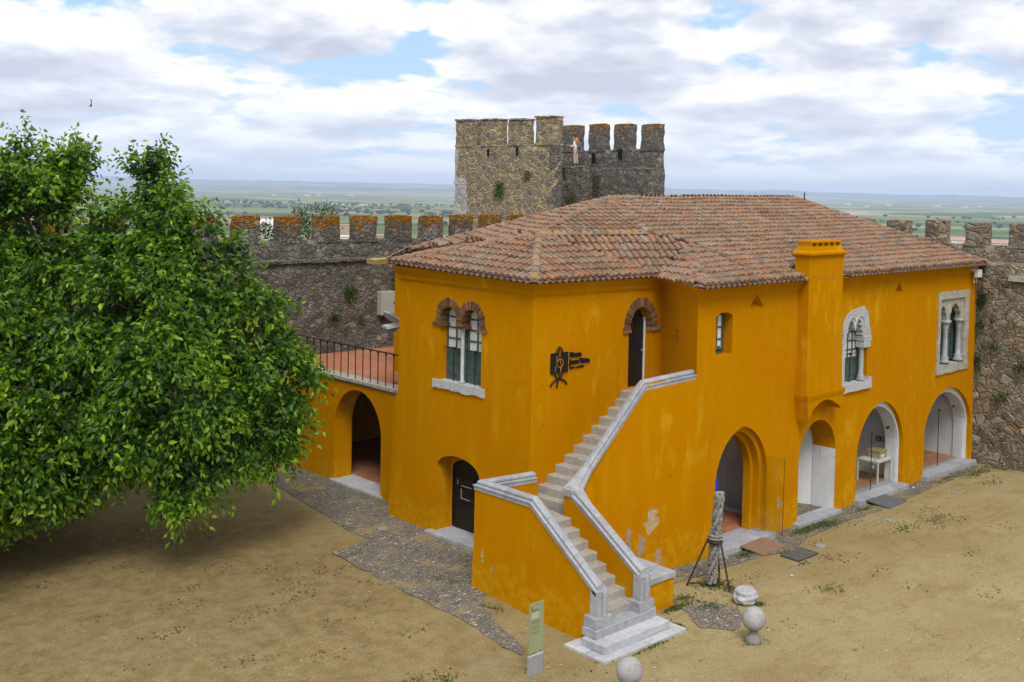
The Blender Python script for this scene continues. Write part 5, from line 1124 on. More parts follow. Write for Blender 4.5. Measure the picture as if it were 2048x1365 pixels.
# carved stone fragment
bm = bmesh.new(); bmesh.ops.create_icosphere(bm, subdivisions=4, radius=1.0)
for v in bm.verts:
    n_ = v.co.normalized(); lay = 0.05*math.sin(n_.z*11+1); k = 1+lay+0.16*mnoise.noise(n_*2.3+Vector((4, 2, 1)))+0.05*mnoise.noise(n_*7)
    crack = 0.13*math.exp(-((n_.x*0.7+n_.y*0.7+0.02*math.sin(n_.z*9))/0.06)**2)
    v.co = Vector((n_.x*0.31*(k-crack), n_.y*0.27*(k-crack), max(-0.75, min(0.8, n_.z*1.1))*0.2*(k-crack)+0.14))
me = bpy.data.meshes.new('stone_fragment'); bm.to_mesh(me); bm.free(); me.polygons.foreach_set('use_smooth', [True]*len(me.polygons)); me.materials.append(M['pale_marble'])
o = bpy.data.objects.new('stone_fragment', me); COL.objects.link(o); o.location = (20.85, 14.15, 0)
tag(o, 'low cracked white stone block lying between the tripod and the ball', 'stone block')
# information sign
sg = thing('information_sign', 'slim upright green glass panel with small print on a grey metal foot', 'sign', (14.62, 14.7, 0))
TG = lambda u, d, z: (u, 14.7+d, z)
mb = MB(TG); mb.box(14.42, 14.81, -0.03, 0.03, -0.05, 0.36); mb.build('foot', 'grey_steel', sg, bevel=0.006)
simple('sign_green', (0.27, 0.30, 0.17), 0.35, 0.06, 2); simple('sign_pale', (0.42, 0.38, 0.33), 0.5, 0.1); simple('sign_ink', (0.045, 0.05, 0.035), 0.6, 0.05)
simple('sign_faint', (0.20, 0.225, 0.12), 0.5, 0.05)
mb = MB(TG); mb.box(14.44, 14.82, -0.012, 0.012, 0.362, 1.39); pn = mb.build('panel', 'sign_green', sg)
mb = MB(TG); mb.box(14.48, 14.69, -0.016, -0.0125, 1.08, 1.2); mb.build('picture', 'sign_pale', pn)
mb = MB(TG)
for i in range(13):
    if i in (4, 9): continue
    z = 1.05-i*0.022; mb.box(14.48, 14.48+0.26-rnd.uniform(0, .05), -0.0155, -0.0125, z-.004, z+.003)
mb.build('small_print', 'sign_faint', pn)
mb = MB(TG); mb.box(14.49, 14.505, -0.0155, -0.0125, 1.28, 1.33); mb.box(14.48, 14.515, -0.0155, -0.0125, 1.275, 1.285)
for i in range(9): mb.box(14.48+i*.023, 14.495+i*.023+rnd.uniform(0, .006), -0.0155, -0.0125, 1.235, 1.248)
for i in range(5): mb.box(14.47+i*.03, 14.488+i*.03, -0.0155, -0.0125, .40, .412)
mb.box(14.74, 14.76, -0.0155, -0.0125, .4, .43); mb.build('heading', 'sign_ink', pn)
mb = MB(TG); mb.box(14.438, 14.822, -0.014, 0.014, 0.357, 0.372); mb.build('clamp_strip', 'white_trim', pn)
simple('lamp_glass', (0.27, 0.28, 0.25), .3, .1)
# ramps, grate, ground lamps
def ramp(label, q, zt, mat):
    mb = MB(); a, b, c, d = q; th = .035
    mb.add([(a[0], a[1], zt), (b[0], b[1], zt), (c[0], c[1], .02), (d[0], d[1], .02), (a[0], a[1], zt-th), (b[0], b[1], zt-th), (c[0], c[1], -.01), (d[0], d[1], -.01)], [(0, 1, 2, 3), (4, 7, 6, 5), (0, 4, 5, 1), (1, 5, 6, 2), (2, 6, 7, 3), (3, 7, 4, 0)])
    return tag(mb.build('access_ramp', mat), label, 'ramp', 'ramps laid at the door thresholds')
simple('brown_mat', (0.23, 0.135, 0.085), 0.95, 0.25, 14, bump=.4); simple('slate', (0.105, 0.115, 0.125), 0.75, 0.15, 8)
ramp('brown sloping board laid at the open glass door of the first arch', [(23.7, 16.31), (24.8, 16.33), (25.0, 15.7), (23.9, 15.66)], .15, 'brown_mat')
ramp('grey slate coloured sloping board at the threshold of the third arch', [(30.3, 16.34), (31.35, 16.36), (31.63, 15.68), (30.45, 15.63)], .14, 'slate')
gr = thing('floor_grate', 'dark iron lattice grate set in the sand beyond the brown board', 'grate', (24.65, 15.1, 0.0))
mb = MB(); x0, x1, y0, y1 = 24.2, 25.15, 14.84, 15.4
mb.box(x0, x1, y0, y1, .0, .012); mb.build('bed', 'dark_void', gr)
mb = MB()
for a in (x0, x1-.03): mb.box(a, a+.03, y0, y1, .012, .034)
for a in (y0, y1-.03): mb.box(x0+.03, x1-.03, a, a+.03, .012, .034)
k = 12
for i in range(-6, k+1):
    for s_ in (1, -1):
        p = []
        xa = x0+i*.085 if s_ == 1 else x0+i*.085+(y1-y0)
        a, b = [xa, y0], [xa+s_*(y1-y0), y1]
        for q in (a, b): pass
        # clip to frame
        def clipx(a, b):
            (ax, ay), (bx, by) = a, b
            if ax > bx: ax, ay, bx, by = bx, by, ax, ay
            if bx <= x0 or ax >= x1: return None
            if ax < x0: t = (x0-ax)/(bx-ax); ax, ay = x0, ay+t*(by-ay)
            if bx > x1: t = (x1-ax)/(bx-ax); bx, by = x1, ay+t*(by-ay)
            return (ax, ay), (bx, by)
        r = clipx(a, b)
        if r: mb.tube([(r[0][0], r[0][1], .022+(.003 if s_ > 0 else 0)), (r[1][0], r[1][1], .022+(.003 if s_ > 0 else 0))], .009, 4)
simple('grate_iron', (0.13, 0.125, 0.12), 0.6, 0.3, 10, metal=.3); mb.build('lattice', 'grate_iron', gr)
for x, y, lab in ((25.75, 15.17, 'nearest the floor grate'), (29.37, 15.13, 'below the second arch'), (33.8, 15.18, 'furthest away towards the right rampart'), (17.33, 23.36, 'amid the cobbles left of the museum')):
    t = thing('ground_lamp', 'round flush lamp in the ground '+lab, 'ground lamp', (x, y, gz(x, y)), 'flush ground lamps')
    z = gz(x, y); mb = MB(); mb.lathe([(.14, -.02), (.14, .012), (.115, .016)], (x, y, z), 22); mb.build('rim', 'grey_steel', t, smooth=False)
    mb = MB(); mb.lathe([(.115, .0), (.113, .019)], (x, y, z), 22); mb.build('lens', 'lamp_glass', t)
# table with a box inside the third arch
tb = thing('table', 'white slim legged table seen through the glass of the third arch', 'table', (32.55, 17.3, .147))
mb = MB(); mb.box(32.1, 33.0, 16.92, 17.68, .85, .89); mb.build('tabletop', 'white_trim', tb)
for x in (32.13, 32.97):
    for y in (16.95, 17.65): mb = MB(); mb.box(x-.022, x+.022, y-.022, y+.022, .147, .85); mb.build('leg', 'white_trim', tb)
simple('cardboard', (0.34, 0.27, 0.15), .8, .1, 4)
cb = thing('cardboard_box', 'tan box with a white label on the table inside the third arch', 'box', (32.72, 17.3, .892))
mb = MB(); mb.box(32.5, 32.95, 17.1, 17.5, .892, 1.1); mb.build('carton', 'cardboard', cb); mb = MB(); mb.box(32.48, 32.97, 17.08, 17.52, 1.1, 1.15); mb.build('lid', 'cardboard', cb)
mb = MB(); mb.box(32.58, 32.8, 17.095, 17.099, .93, 1.03); mb.build('paper_label', 'white_trim', cb)
for i, (y, z, w_, h_, lab, m_) in enumerate(((17.55, 2.3, .18, .26, 'small brown framed picture highest on the wall behind the third arch', 'brown_mat'), (17.3, 1.95, .3, .36, 'dark framed picture above the table behind the third arch', 'black_paint'), (17.6, 1.35, .2, .16, 'small black framed picture left of two pale ones behind the third arch', 'black_paint'), (17.38, 1.35, .14, .16, 'pale framed picture between two others behind the third arch', 'sign_pale'), (17.22, 1.36, .16, .2, 'greenish framed picture nearest the glass behind the third arch', 'sign_green'))):
    t = thing('framed_picture', lab, 'picture', (33.36, y, z), 'pictures hung behind the third arch')
    mb = MB(); mb.box(33.33, 33.375, y-w_/2, y+w_/2, z-h_/2, z+h_/2); mb.build('frame', m_, t); mb = MB(); mb.box(33.32, 33.33, y-w_/2+.03, y+w_/2-.03, z-h_/2+.03, z+h_/2-.03); mb.build('image', 'cardboard', t)

# ------------------------------------------------------------------ museum sign
ms = thing('museum_sign', 'black wall sign with a square plate, line figure and the museum name beside the stairs', 'sign', (19.5, 18.59, 4.5))
mb = MB(TB); mb.box(18.8, 19.4, -0.05, -0.02, 4.87, 5.38); mb.build('plate', 'black_sheet', ms)
mb = MB(TB)
def stroke(pts, r=0.018, d=-0.035): mb.tube([(u, d, z) for u, z in pts], r, 6)
def ell(c, z, a, b, t0, t1, n=24): return [(c+a*math.cos(R_(t0+(t1-t0)*i/n)), z+b*math.sin(R_(t0+(t1-t0)*i/n))) for i in range(n+1)]
stroke([(18.99, 5.36), (19.02, 5.45), (19.06, 5.5), (19.10, 5.525), (19.14, 5.5), (19.18, 5.45), (19.21, 5.38)]); stroke([(19.09, 5.52), (19.09, 5.38)], .014)
stroke([(18.94, 4.9), (18.98, 4.8), (19.04, 4.74), (19.09, 4.71), (19.15, 4.74), (19.2, 4.8), (19.22, 4.88)], .022); stroke([(19.11, 4.88), (19.11, 4.72)], .02)
stroke(ell(19.09, 4.50, .3, .22, 165, 15), .022); stroke([(19.06, 4.72), (19.05, 4.6), (19.03, 4.5)], .022)
mb.build('emblem', 'black_sheet', ms, smooth=True)
mb = MB(TB)
simple('emblem_gold', OCHRE, .7, .05)
stroke([(19.09, 5.37), (19.09, 5.22)], .009, -.055); stroke(ell(19.10, 5.12, .11, .10, 0, 360), .009, -.055); stroke([(18.99, 5.3), (18.99, 5.15)], .008, -.055)
stroke([(18.95, 5.05), (18.94, 4.98), (18.95, 4.9)], .009, -.055); stroke([(19.13, 5.02), (19.13, 4.88)], .012, -.055); stroke([(19.10, 5.2), (19.14, 5.06)], .008, -.055)
mb.build('emblem_line', 'emblem_gold', ms, smooth=True)
for body, size, u, z, bold, sx in (('Museu', .165, 19.48, 5.23, .012, .93), ('Jorge Vieira', .165, 19.48, 5.05, .012, .93), ('casa', .10, 19.48, 4.935, .001, 1.0), ('das', .055, 19.70, 4.935, .003, 1.0), ('artes', .10, 19.80, 4.935, .001, 1.0)):
    text_mesh(body, size, TB, u, z, depth=.035, d=-.04, bold=bold, sx=sx).build('lettering', 'black_sheet', ms)
nb = thing('opening_hours_notice', 'tiny faded lettering notice on the angled wall beside the upper door', 'notice', tuple(TS(1.3, -.01, 5.4)))
simple('faded_ink', (0.16, 0.075, 0.01), .8, .1)
for i, (t_, s_, u_) in enumerate((('Horário', .08, 0.0), ('3ª - Dom', .06, .02), ('9:30 - 12:30', .05, .0), ('14:00 - 18:00', .05, .0), ('encerra 2ª', .045, .0))):
    text_mesh(t_, s_, TS, 1.12+u_, 5.74-i*.07, depth=.006, d=-.007).build('lettering', 'faded_ink', nb)

# electrical cabinet, flood lamps, lamp bracket, spout
simple('cabinet_grey', (0.36, 0.36, 0.31), .6, .08, 3)
el = thing('electrical_cabinet', 'pale grey electrical cabinet on the rampart above the terrace', 'cabinet', (23.6, 31.8, 4.75))
mb = MB(); mb.box(23.33, 23.98, 31.7, 31.98, 4.72, 5.58); mb.build('case', 'cabinet_grey', el, bevel=.01)
mb = MB(); mb.box(23.40, 23.94, 31.68, 31.7, 4.77, 5.53); d_ = mb.build('door', 'cabinet_grey', el); mb = MB(); mb.box(23.86, 23.9, 31.66, 31.68, 5.1, 5.2); mb.build('handle', 'iron', d_)
for i, (x, y, z, tl, lab) in enumerate(((18.75, 24.95, 5.66, 32, 'upper silver flood lamp tilted up beside the museum corner'), (18.75, 25.0, 5.36, -8, 'lower silver flood lamp lying flat under the tilted one'))):
    t = thing('flood_lamp', lab, 'flood lamp', (x, y, z), 'flood lamps at the museum corner'); Mx = Matrix.Rotation(R_(-20), 3, 'Z') @ Matrix.Rotation(R_(tl), 3, 'Y')
    Tl = lambda a, b, c, x=x, y=y, z=z, Mx=Mx: tuple(Vector((x, y, z))+Mx @ Vector((a, b, c)))
    mb = MB(Tl); mb.loft([[(-.2, -.26, .05), (.2, -.26, .05), (.2, .26, .05), (-.2, .26, .05)], [(-.22, -.28, 0), (.22, -.28, 0), (.22, .28, 0), (-.22, .28, 0)], [(-.12, -.16, -.12), (.12, -.16, -.12), (.12, .16, -.12), (-.12, .16, -.12)]]); mb.build('housing', 'grey_steel', t)
    mb = MB(Tl); mb.box(-.17, .17, -.22, .22, .052, .058); mb.build('lens', 'window_white', t)
    mb = MB(); mb.tube([(x, y-.3, z-.05), (x+.1, y-1.05, z-.15)], .025, 6); mb.build('bracket', 'grey_steel', t)
t = thing('wall_antenna', 'white box on a twin rod bracket under the eave at the far right corner', 'antenna', (37.62, 16.4, 6.5))
mb = MB(); mb.box(37.45, 37.78, 16.28, 16.42, 6.62, 6.9); mb.build('case', 'window_white', t, bevel=.02)
mb = MB()
for x in (37.52, 37.72): mb.tube([(x, 16.45, 6.42), (x, 16.45, 7.1)], .018, 6)
mb.box(37.4, 37.85, 16.43, 16.57, 6.84, 6.9); mb.build('rod_bracket', 'white_trim', t)
t = thing('stone_spout', 'yellowed stone gutter spout at the left end of the tiled roof', 'spout', (20.4, 28.0, 6.95))
simple('lichen_stone', (0.38, 0.29, 0.10), .9, .35, 6); mb = MB(); mb.box(20.2, 21.0, 27.9, 28.3, 6.93, 7.08, j=.02); mb.build('channel', 'lichen_stone', t)

# ================================================================== PEOPLE AND BIRD
def skin_mesh(name, verts, edges, mat, parent, loc, mat2=None, sub=1):
    me = bpy.data.meshes.new(name); me.from_pydata([v[0] for v in verts], edges, []); o = bpy.data.objects.new(name, me); COL.objects.link(o)
    sk = o.modifiers.new('skin', 'SKIN'); sk.use_smooth_shade = True
    for i, v in enumerate(verts):
        r = v[1] if isinstance(v[1], tuple) else (v[1], v[1]); me.skin_vertices[0].data[i].radius = r
    me.skin_vertices[0].data[0].use_root = True
    sm = o.modifiers.new('sub', 'SUBSURF'); sm.levels = sub; sm.render_levels = sub
    dg = bpy.context.evaluated_depsgraph_get(); m2 = bpy.data.meshes.new_from_object(o.evaluated_get(dg)); o.modifiers.clear(); o.data = m2
    m2.materials.clear(); m2.materials.append(M[mat]); o.parent = parent; o.location = loc; return o
def person(label, loc, rz, h, top, trousers, hair, lift=0.0, armL=None, long_hair=False, shorts=False):
    t = thing('person', label, 'person', loc, None); t.rotation_euler = (0, 0, rz); k = h/1.7
    # local frame: x forward, y left
    J = {'pelvis': (0, 0, .93), 'belly': (.01, 0, 1.08), 'chest': (.02, 0, 1.27), 'neck': (.03, 0, 1.43), 'head0': (.05, 0, 1.52), 'head1': (.06, 0, 1.63),
         'shL': (.02, .17, 1.38), 'elL': (.08, .21, 1.12), 'wrL': (.30, .16, 1.15), 'shR': (.02, -.17, 1.38), 'elR': (.10, -.2, 1.12), 'wrR': (.33, -.12, 1.16),
         'hipL': (0, .09, .88), 'knL': (.05, .10, .49), 'anL': (-.01, .10, .09), 'toeL': (.15, .12, .035), 'hipR': (0, -.09, .88), 'knR': (0.0, -.10, .49), 'anR': (-.05, -.10, .09), 'toeR': (.11, -.12, .035)}
    rad = {'pelvis': (.165, .15), 'belly': (.14, .12), 'chest': (.16, .12), 'neck': .055, 'head0': (.075, .085), 'head1': (.08, .09), 'shL': .055, 'elL': .042, 'wrL': .028, 'shR': .055, 'elR': .042, 'wrR': .028,
           'hipL': .09, 'knL': .06, 'anL': .042, 'toeL': .035, 'hipR': .09, 'knR': .06, 'anR': .042, 'toeR': .035}
    names = list(J); E = [('pelvis', 'belly'), ('belly', 'chest'), ('chest', 'neck'), ('neck', 'head0'), ('head0', 'head1'), ('chest', 'shL'), ('shL', 'elL'), ('elL', 'wrL'), ('chest', 'shR'), ('shR', 'elR'), ('elR', 'wrR'),
         ('pelvis', 'hipL'), ('hipL', 'knL'), ('knL', 'anL'), ('anL', 'toeL'), ('pelvis', 'hipR'), ('hipR', 'knR'), ('knR', 'anR'), ('anR', 'toeR')]
    sc = lambda p: tuple(c*k for c in p)
    vs = [(sc(J[n_]), tuple(x*k for x in rad[n_]) if isinstance(rad[n_], tuple) else rad[n_]*k) for n_ in names]; ed = [(names.index(a), names.index(b)) for a, b in E]
    for w_, sg_ in (('wrL', 1), ('wrR', -1)):        # palm, four bent fingers and a thumb
        wv = Vector(J[w_]); palm = wv+Vector((.06, 0, .01)); vs.append((sc(palm), (.036*k, .018*k))); pi = len(vs)-1; ed.append((names.index(w_), pi))
        for f in range(4):
            off = (f-1.5)*.02; ln = (.060, .072, .068, .052)[f]
            a = palm+Vector((.03, off*sg_, .004)); b = a+Vector((ln*.5, off*.2, -.004)); c = b+Vector((ln*.4, 0, -.02))
            i0 = len(vs); vs += [(sc(a), .009*k), (sc(b), .0085*k), (sc(c), .007*k)]; ed += [(pi, i0), (i0, i0+1), (i0+1, i0+2)]
        a = wv+Vector((.035, -.03*sg_, .008)); b = a+Vector((.03, -.018*sg_, 0)); i0 = len(vs); vs += [(sc(a), .011*k), (sc(b), .008*k)]; ed += [(pi, i0), (i0, i0+1)]
    body = skin_mesh('body', vs, ed, 'skin', t, (0, 0, 0))
    g = 1.16
    def cloth(nm, nodes, mat, grow=g, over=None):
        vv = [(sc((over or {}).get(n_, J[n_])), tuple(x*k*grow for x in rad[n_]) if isinstance(rad[n_], tuple) else rad[n_]*k*grow) for n_ in nodes]
        ee = [(nodes.index(a), nodes.index(b)) for a, b in E if a in nodes and b in nodes]; return skin_mesh(nm, vv, ee, mat, t, (0, 0, 0))
    cloth('top', ['pelvis', 'belly', 'chest', 'shL', 'elL', 'wrL', 'shR', 'elR', 'wrR'], top, 1.19, over={'pelvis': (.0, 0, .86)})
    cloth('trousers', ['belly', 'pelvis', 'hipL', 'knL', 'anL', 'hipR', 'knR', 'anR'] if not shorts else ['belly', 'pelvis', 'hipL', 'knL', 'hipR', 'knR'], trousers, 1.26, over={'belly': (.0, 0, 1.07)})
    for s_ in 'LR': cloth('shoe', ['an'+s_, 'toe'+s_], 'dark_hair', 1.3)
    hv = [(sc((.03, 0, 1.66)), (.095*k, .10*k)), (sc((-.01, 0, 1.58)), (.09*k, .10*k)), (sc((-.06, 0, 1.46)), (.07*k, .085*k))]; he = [(0, 1), (1, 2)]
    if long_hair: hv.append((sc((-.08, 0, 1.32)), (.035*k, .06*k))); he.append((2, 3))
    skin_mesh('hair', hv, he, hair, t, (0, 0, 0))
    mb = MB()
    for s_ in (-1, 1): mb.tube([Vector((.135, s_*.033, 1.60))*k, Vector((.142, s_*.033, 1.60))*k], .009*k, 6)
    mb.tube([Vector((.14, -.025, 1.525))*k, Vector((.14, .025, 1.525))*k], .006*k, 5); e_ = mb.build('face_features', 'dark_void', None, origin=(0, 0, 0)); e_.parent = t
    mb = MB(); mb.tube([Vector((.13, 0, 1.585))*k, Vector((.162, 0, 1.557))*k, Vector((.135, 0, 1.55))*k], [.008*k, .014*k, .006*k], 6); e_ = mb.build('nose', 'skin', None, origin=(0, 0, 0)); e_.parent = t
    return t
simple('white_cloth', (0.78, 0.78, 0.80), .9, .08); simple('beige_cloth', (0.50, 0.45, 0.38), .9, .1); simple('orange_hair', (0.62, 0.25, 0.05), .7, .2, 20)
simple('dark_hair', (0.03, 0.014, 0.01), .6, .2); simple('orange_cloth', (0.52, 0.17, 0.05), .9, .1); simple('red_cloth', (0.48, 0.06, 0.02), .9, .1); simple('purple_fabric', (0.14, 0.12, 0.17), .9, .5, 30)
yaw_face = R_(104)
person('person in a white top and beige trousers with orange hair standing on the tower ledge', (44.42, 42.22, 10.77), yaw_face, 1.6, 'white_cloth', 'beige_cloth', 'orange_hair', long_hair=True)
person('person with dark hair and orange shirt standing partly behind the other on the tower', (45.35, 43.2, 10.68), yaw_face+.5, 1.86, 'orange_cloth', 'red_cloth', 'dark_hair', shorts=True)
bp_o = Vector((44.42, 42.22, 10.77)); Rb = Matrix.Rotation(yaw_face, 3, 'Z')
bk = thing('backpack', 'dark purple backpack worn by the person in the white top', 'backpack', tuple(bp_o+Rb @ Vector((-.17, 0, 1.0))))
Tb = lambda a, b, c: tuple(bp_o+Rb @ Vector((a, b, c)))
mb = MB(Tb); rg = []
for z, a, b in ((.90, .05, .08), (.93, .085, .13), (1.1, .095, .15), (1.25, .085, .14), (1.33, .05, .09)): rg.append([(-.20+a*math.cos(2*math.pi*i/12), b*math.sin(2*math.pi*i/12), z) for i in range(12)])
mb.loft(rg); mb.build('pack', 'purple_fabric', bk, smooth=True)
mb = MB(Tb)
for s_ in (-1, 1): mb.tube([(-.12, s_*.09, 1.27), (0, s_*.1, 1.35), (.12, s_*.1, 1.28), (.13, s_*.12, 1.12), (-.12, s_*.11, .97)], .014, 6)
mb.build('strap', 'purple_fabric', bk, smooth=True)
# swift in flight
bd = thing('bird', 'dark swift gliding in the sky above the tree', 'bird', (22.09, 54.98, 13.24))
R0v = Vector((math.sin(0.8174), -math.cos(0.8174), 0)); B0 = Vector((22.09, 54.98, 13.24))
Tq = lambda a, b, c: tuple(B0+R0v*a+Vector((0, 0, 1))*c+Vector((math.cos(.8174), math.sin(.8174), 0))*b)
vsb = [(Vector(Tq(0, 0, 0))-B0, .022), (Vector(Tq(.03, .05, .07))-B0, .02), (Vector(Tq(.04, .07, .12))-B0, .012), (Vector(Tq(-.02, -.04, -.08))-B0, .014), (Vector(Tq(-.03, -.06, -.15))-B0, .005)]
skin_mesh('body', [(tuple(a), b) for a, b in vsb], [(0, 1), (1, 2), (0, 3), (3, 4)], 'dark_void', bd, (0, 0, 0))
for s_ in (1, -1):
    mb = MB(Tq); w_ = [(.01, 0, .02), (.0, 0, -.04), (.05*s_-.0, .02, .17*s_), (.07, .02, .2*s_), (-.03, .02, .33*s_+.0)]
    mb.add([(0.01, 0, .05), (-.01, 0, -.05), (.07, .02, .10+.1*s_), (.02, .03, -.04+.14*s_+.04), (-.05, .05, .33*s_)], [(0, 1, 3), (0, 3, 2), (2, 3, 4)])
    mb.add([(0.01, .006, .05), (-.01, .006, -.05), (.07, .026, .10+.1*s_), (.02, .036, -.04+.14*s_+.04), (-.05, .056, .33*s_)], [(0, 1, 3), (0, 3, 2), (2, 3, 4)]); mb.build('wing', 'dark_void', bd)

# ================================================================== LANDSCAPE
def tz(x, y):
    r = math.hypot(x, y)
    pts = [(0, -1.0), (62, -1.0), (90, -4), (200, -13), (500, -26), (1500, -58), (3000, -84), (6000, -86), (60000, -86)]
    for (a, za), (b, zb) in zip(pts, pts[1:]):
        if r <= b: z = za+(zb-za)*smooth(0, 1, (r-a)/(b-a)) if b-a else za; break
    else: z = -86
    if r > 1200: z += 9*smooth(1200, 5000, r)*mnoise.noise(Vector((x/2300, y/2300, 3)))
    if r > 12000:
        az = math.degrees(math.atan2(y, x)); v = Vector((x/5200, y/5200, 0)); 
        h1 = 70*smooth(13500, 16500, r)*(1-0.6*smooth(17000, 19500, r))*(0.55+0.8*mnoise.noise(v*1.3+Vector((5, 5, 5))))
        amt = 195+12*smooth(45, 75, az)-55*smooth(40, 18, az)
        h2 = smooth(19500, 25500, r)*(amt*(0.86+0.2*mnoise.noise(Vector((az*0.35, 0, 2)))+0.10*mnoise.noise(Vector((az*1.3, 1, 2)))+0.03*mnoise.noise(Vector((az*5, 1, 2)))))
        z += max(h1, h2)
    return z
NA, radii = 420, [40, 62, 90, 140, 220, 340, 500, 750, 1100, 1500, 2000, 2500, 3000, 3600, 4300, 5200, 6300, 7700, 9400, 11500, 13200, 14500, 15700, 17000, 18500, 19700, 20800, 22000, 23200, 24400, 25600, 28000]
azs = [R_(5+80*i/300) for i in range(300)]+[R_(85+280*i/60) for i in range(60)]
vs = [(r*math.cos(a), r*math.sin(a), tz(r*math.cos(a), r*math.sin(a))) for r in radii for a in azs]; na = len(azs)
mb = MB(); mb.add(vs, [(k*na+i, k*na+(i+1) % na, (k+1)*na+(i+1) % na, (k+1)*na+i) for k in range(len(radii)-1) for i in range(na)])
n = NM('countryside')
v = n.map((1/420, 1/420, 0), rot=(0, 0, .4)); v = n.vadd(v, n.noise(1.2, 3, 0.5, v=v, col=True), 0.35)
cell = n.vor(1.0, 'F1', v); cs = n.t.nodes.new('ShaderNodeSeparateColor'); n.L(cell.outputs['Color'], cs.inputs[0])
c = n.ramp(cs.outputs[0], [(0.0, (0.085, 0.125, 0.045)), (0.22, (0.17, 0.21, 0.08)), (0.4, (0.05, 0.08, 0.035)), (0.52, (0.30, 0.29, 0.15)), (0.66, (0.30, 0.21, 0.13)), (0.78, (0.09, 0.13, 0.05)), (0.88, (0.42, 0.37, 0.26)), (0.95, (0.13, 0.17, 0.06))], 'CONSTANT')
c = n.mix(n.ramp(n.noise(1/160, 5, 0.6), [(0.4, 0.0), (0.7, 0.6)]), c, (0.16, 0.19, 0.07))
scrub = n.math('MULTIPLY', n.ramp(n.noise(1/26, 4, 0.6), [(0.55, 0.0), (0.62, 1.0)]), n.ramp(n.noise(1/900, 3, 0.5), [(0.42, 0.0), (0.58, 0.9)])); c = n.mix(scrub, c, (0.035, 0.055, 0.025))
c = n.mix(n.ramp(n.x.outputs[2], [(0.0, 0.0), (1.0, 0.0)]), c, c)
# far slopes read greyer green woodland
mr = n.t.nodes.new('ShaderNodeMapRange'); n.L(n.x.outputs[2], mr.inputs[0]); mr.inputs[1].default_value = -70; mr.inputs[2].default_value = -20
far = n.math('MULTIPLY', mr.outputs[0], n.ramp(n.math('DIVIDE', n.dist((0, 0, 0)), 30000.0), [(0.3, 0.0), (0.4, 1.0)]))
c = n.mix(far, c, n.ramp(n.noise(1/700, 5, 0.6), [(0.42, (0.02, 0.03, 0.025)), (0.54, (0.05, 0.06, 0.04)), (0.60, (0.30, 0.28, 0.22))]))
M['countryside'] = n.out(c, 1.0, spec=0.0)
tag(mb.build('terrain', 'countryside', smooth=True, origin=(0, 0, 0)), kind='structure')
n = NM('far_crown'); M['far_crown'] = n.out(n.ramp(n.noise(0.3, 3), [(0.3, (0.022, 0.038, 0.015)), (0.7, (0.05, 0.075, 0.03))]), 1.0, spec=0)
protos = []
for s_ in range(3):
    bm = bmesh.new()
    for _ in range(5):
        m_ = Matrix.Translation((rnd.uniform(-3, 3), rnd.uniform(-3, 3), rnd.uniform(4.5, 6.5))) @ Matrix.Diagonal((rnd.uniform(2.6, 4), rnd.uniform(2.6, 4), rnd.uniform(2, 3), 1)); bmesh.ops.create_icosphere(bm, subdivisions=2, radius=1, matrix=m_)
    for v_ in bm.verts: v_.co += mnoise.noise_vector(v_.co*0.6)*1.4
    bmesh.ops.create_cone(bm, segments=6, radius1=.6, radius2=.4, depth=5, cap_ends=True, matrix=Matrix.Translation((0, 0, 2)))
    me = bpy.data.meshes.new('oak_tree'); bm.to_mesh(me); bm.free(); me.materials.append(M['far_crown']); protos.append(me)
cnt = 0
while cnt < 280:
    q = rnd.random()
    if q < .86: az = rnd.uniform(49.8, 64); r = rnd.uniform(3300, 5900)
    elif q < .95: az = rnd.uniform(22, 31); r = rnd.uniform(2600, 5600)
    else: az = rnd.uniform(50, 64); r = rnd.uniform(1900, 2700)
    x, y = r*math.cos(R_(az)), r*math.sin(R_(az))
    if mnoise.noise(Vector((x/420, y/420, 1))) < (-.05 if q > .1 else -.2): continue
    o = bpy.data.objects.new('oak_tree', protos[cnt % 3]); COL.objects.link(o); s_ = rnd.uniform(.9, 1.9)*(1.0 if r > 2800 else .8); o.scale = (s_*1.15, s_*1.15, s_); o.rotation_euler = (0, 0, rnd.uniform(0, 6)); o.location = (x, y, tz(x, y)-1)
    tag(o, 'round dark oak scattered over the distant plain beyond the ramparts', 'tree', 'scattered oaks on the far plain'); cnt += 1
simple('far_white', (0.62, 0.61, 0.58), .8, .05, .2); simple('far_roof', (0.42, 0.28, 0.22), .9, .15, .3); simple('far_window', (0.08, 0.09, 0.10), .5, .1); simple('far_tan', (0.42, 0.33, 0.24), .9, .1, .2)
def far_house(x, y, zb, w_, d_, h_, roof, label, rz=0.8, wall='far_white', flat=False, group='white buildings of the town below'):
    z0 = tz(x, y)-2; t = thing('house', label, 'house', (x, y, z0), group); Rm = Matrix.Rotation(rz, 3, 'Z'); T = lambda a, b, c: tuple(Vector((x, y, 0))+Rm @ Vector((a, b, c)))
    mb = MB(T); mb.box(-d_/2, d_/2, -w_/2, w_/2, z0, zb+h_); mb.build('wall', wall, t)
    mb = MB(T)
    if flat: mb.box(-d_/2-.2, d_/2+.2, -w_/2-.2, w_/2+.2, zb+h_, zb+h_+.4)
    else: mb.loft([[(-d_/2-.4, -w_/2-.4, zb+h_), (d_/2+.4, -w_/2-.4, zb+h_), (0, -w_/2-.4, zb+h_+d_*.22)], [(-d_/2-.4, w_/2+.4, zb+h_), (d_/2+.4, w_/2+.4, zb+h_), (0, w_/2+.4, zb+h_+d_*.22)]])
    mb.build('roof', roof, t)
    k = max(2, int(w_/5))
    for i in range(min(k, 6)):
        mb = MB(T); a = -w_/2+(i+.5)*w_/min(k, 6); mb.box(-d_/2-.06, -d_/2, a-.55, a+.55, zb+h_-2.6, zb+h_-1.2); mb.build('window', 'far_window', t)
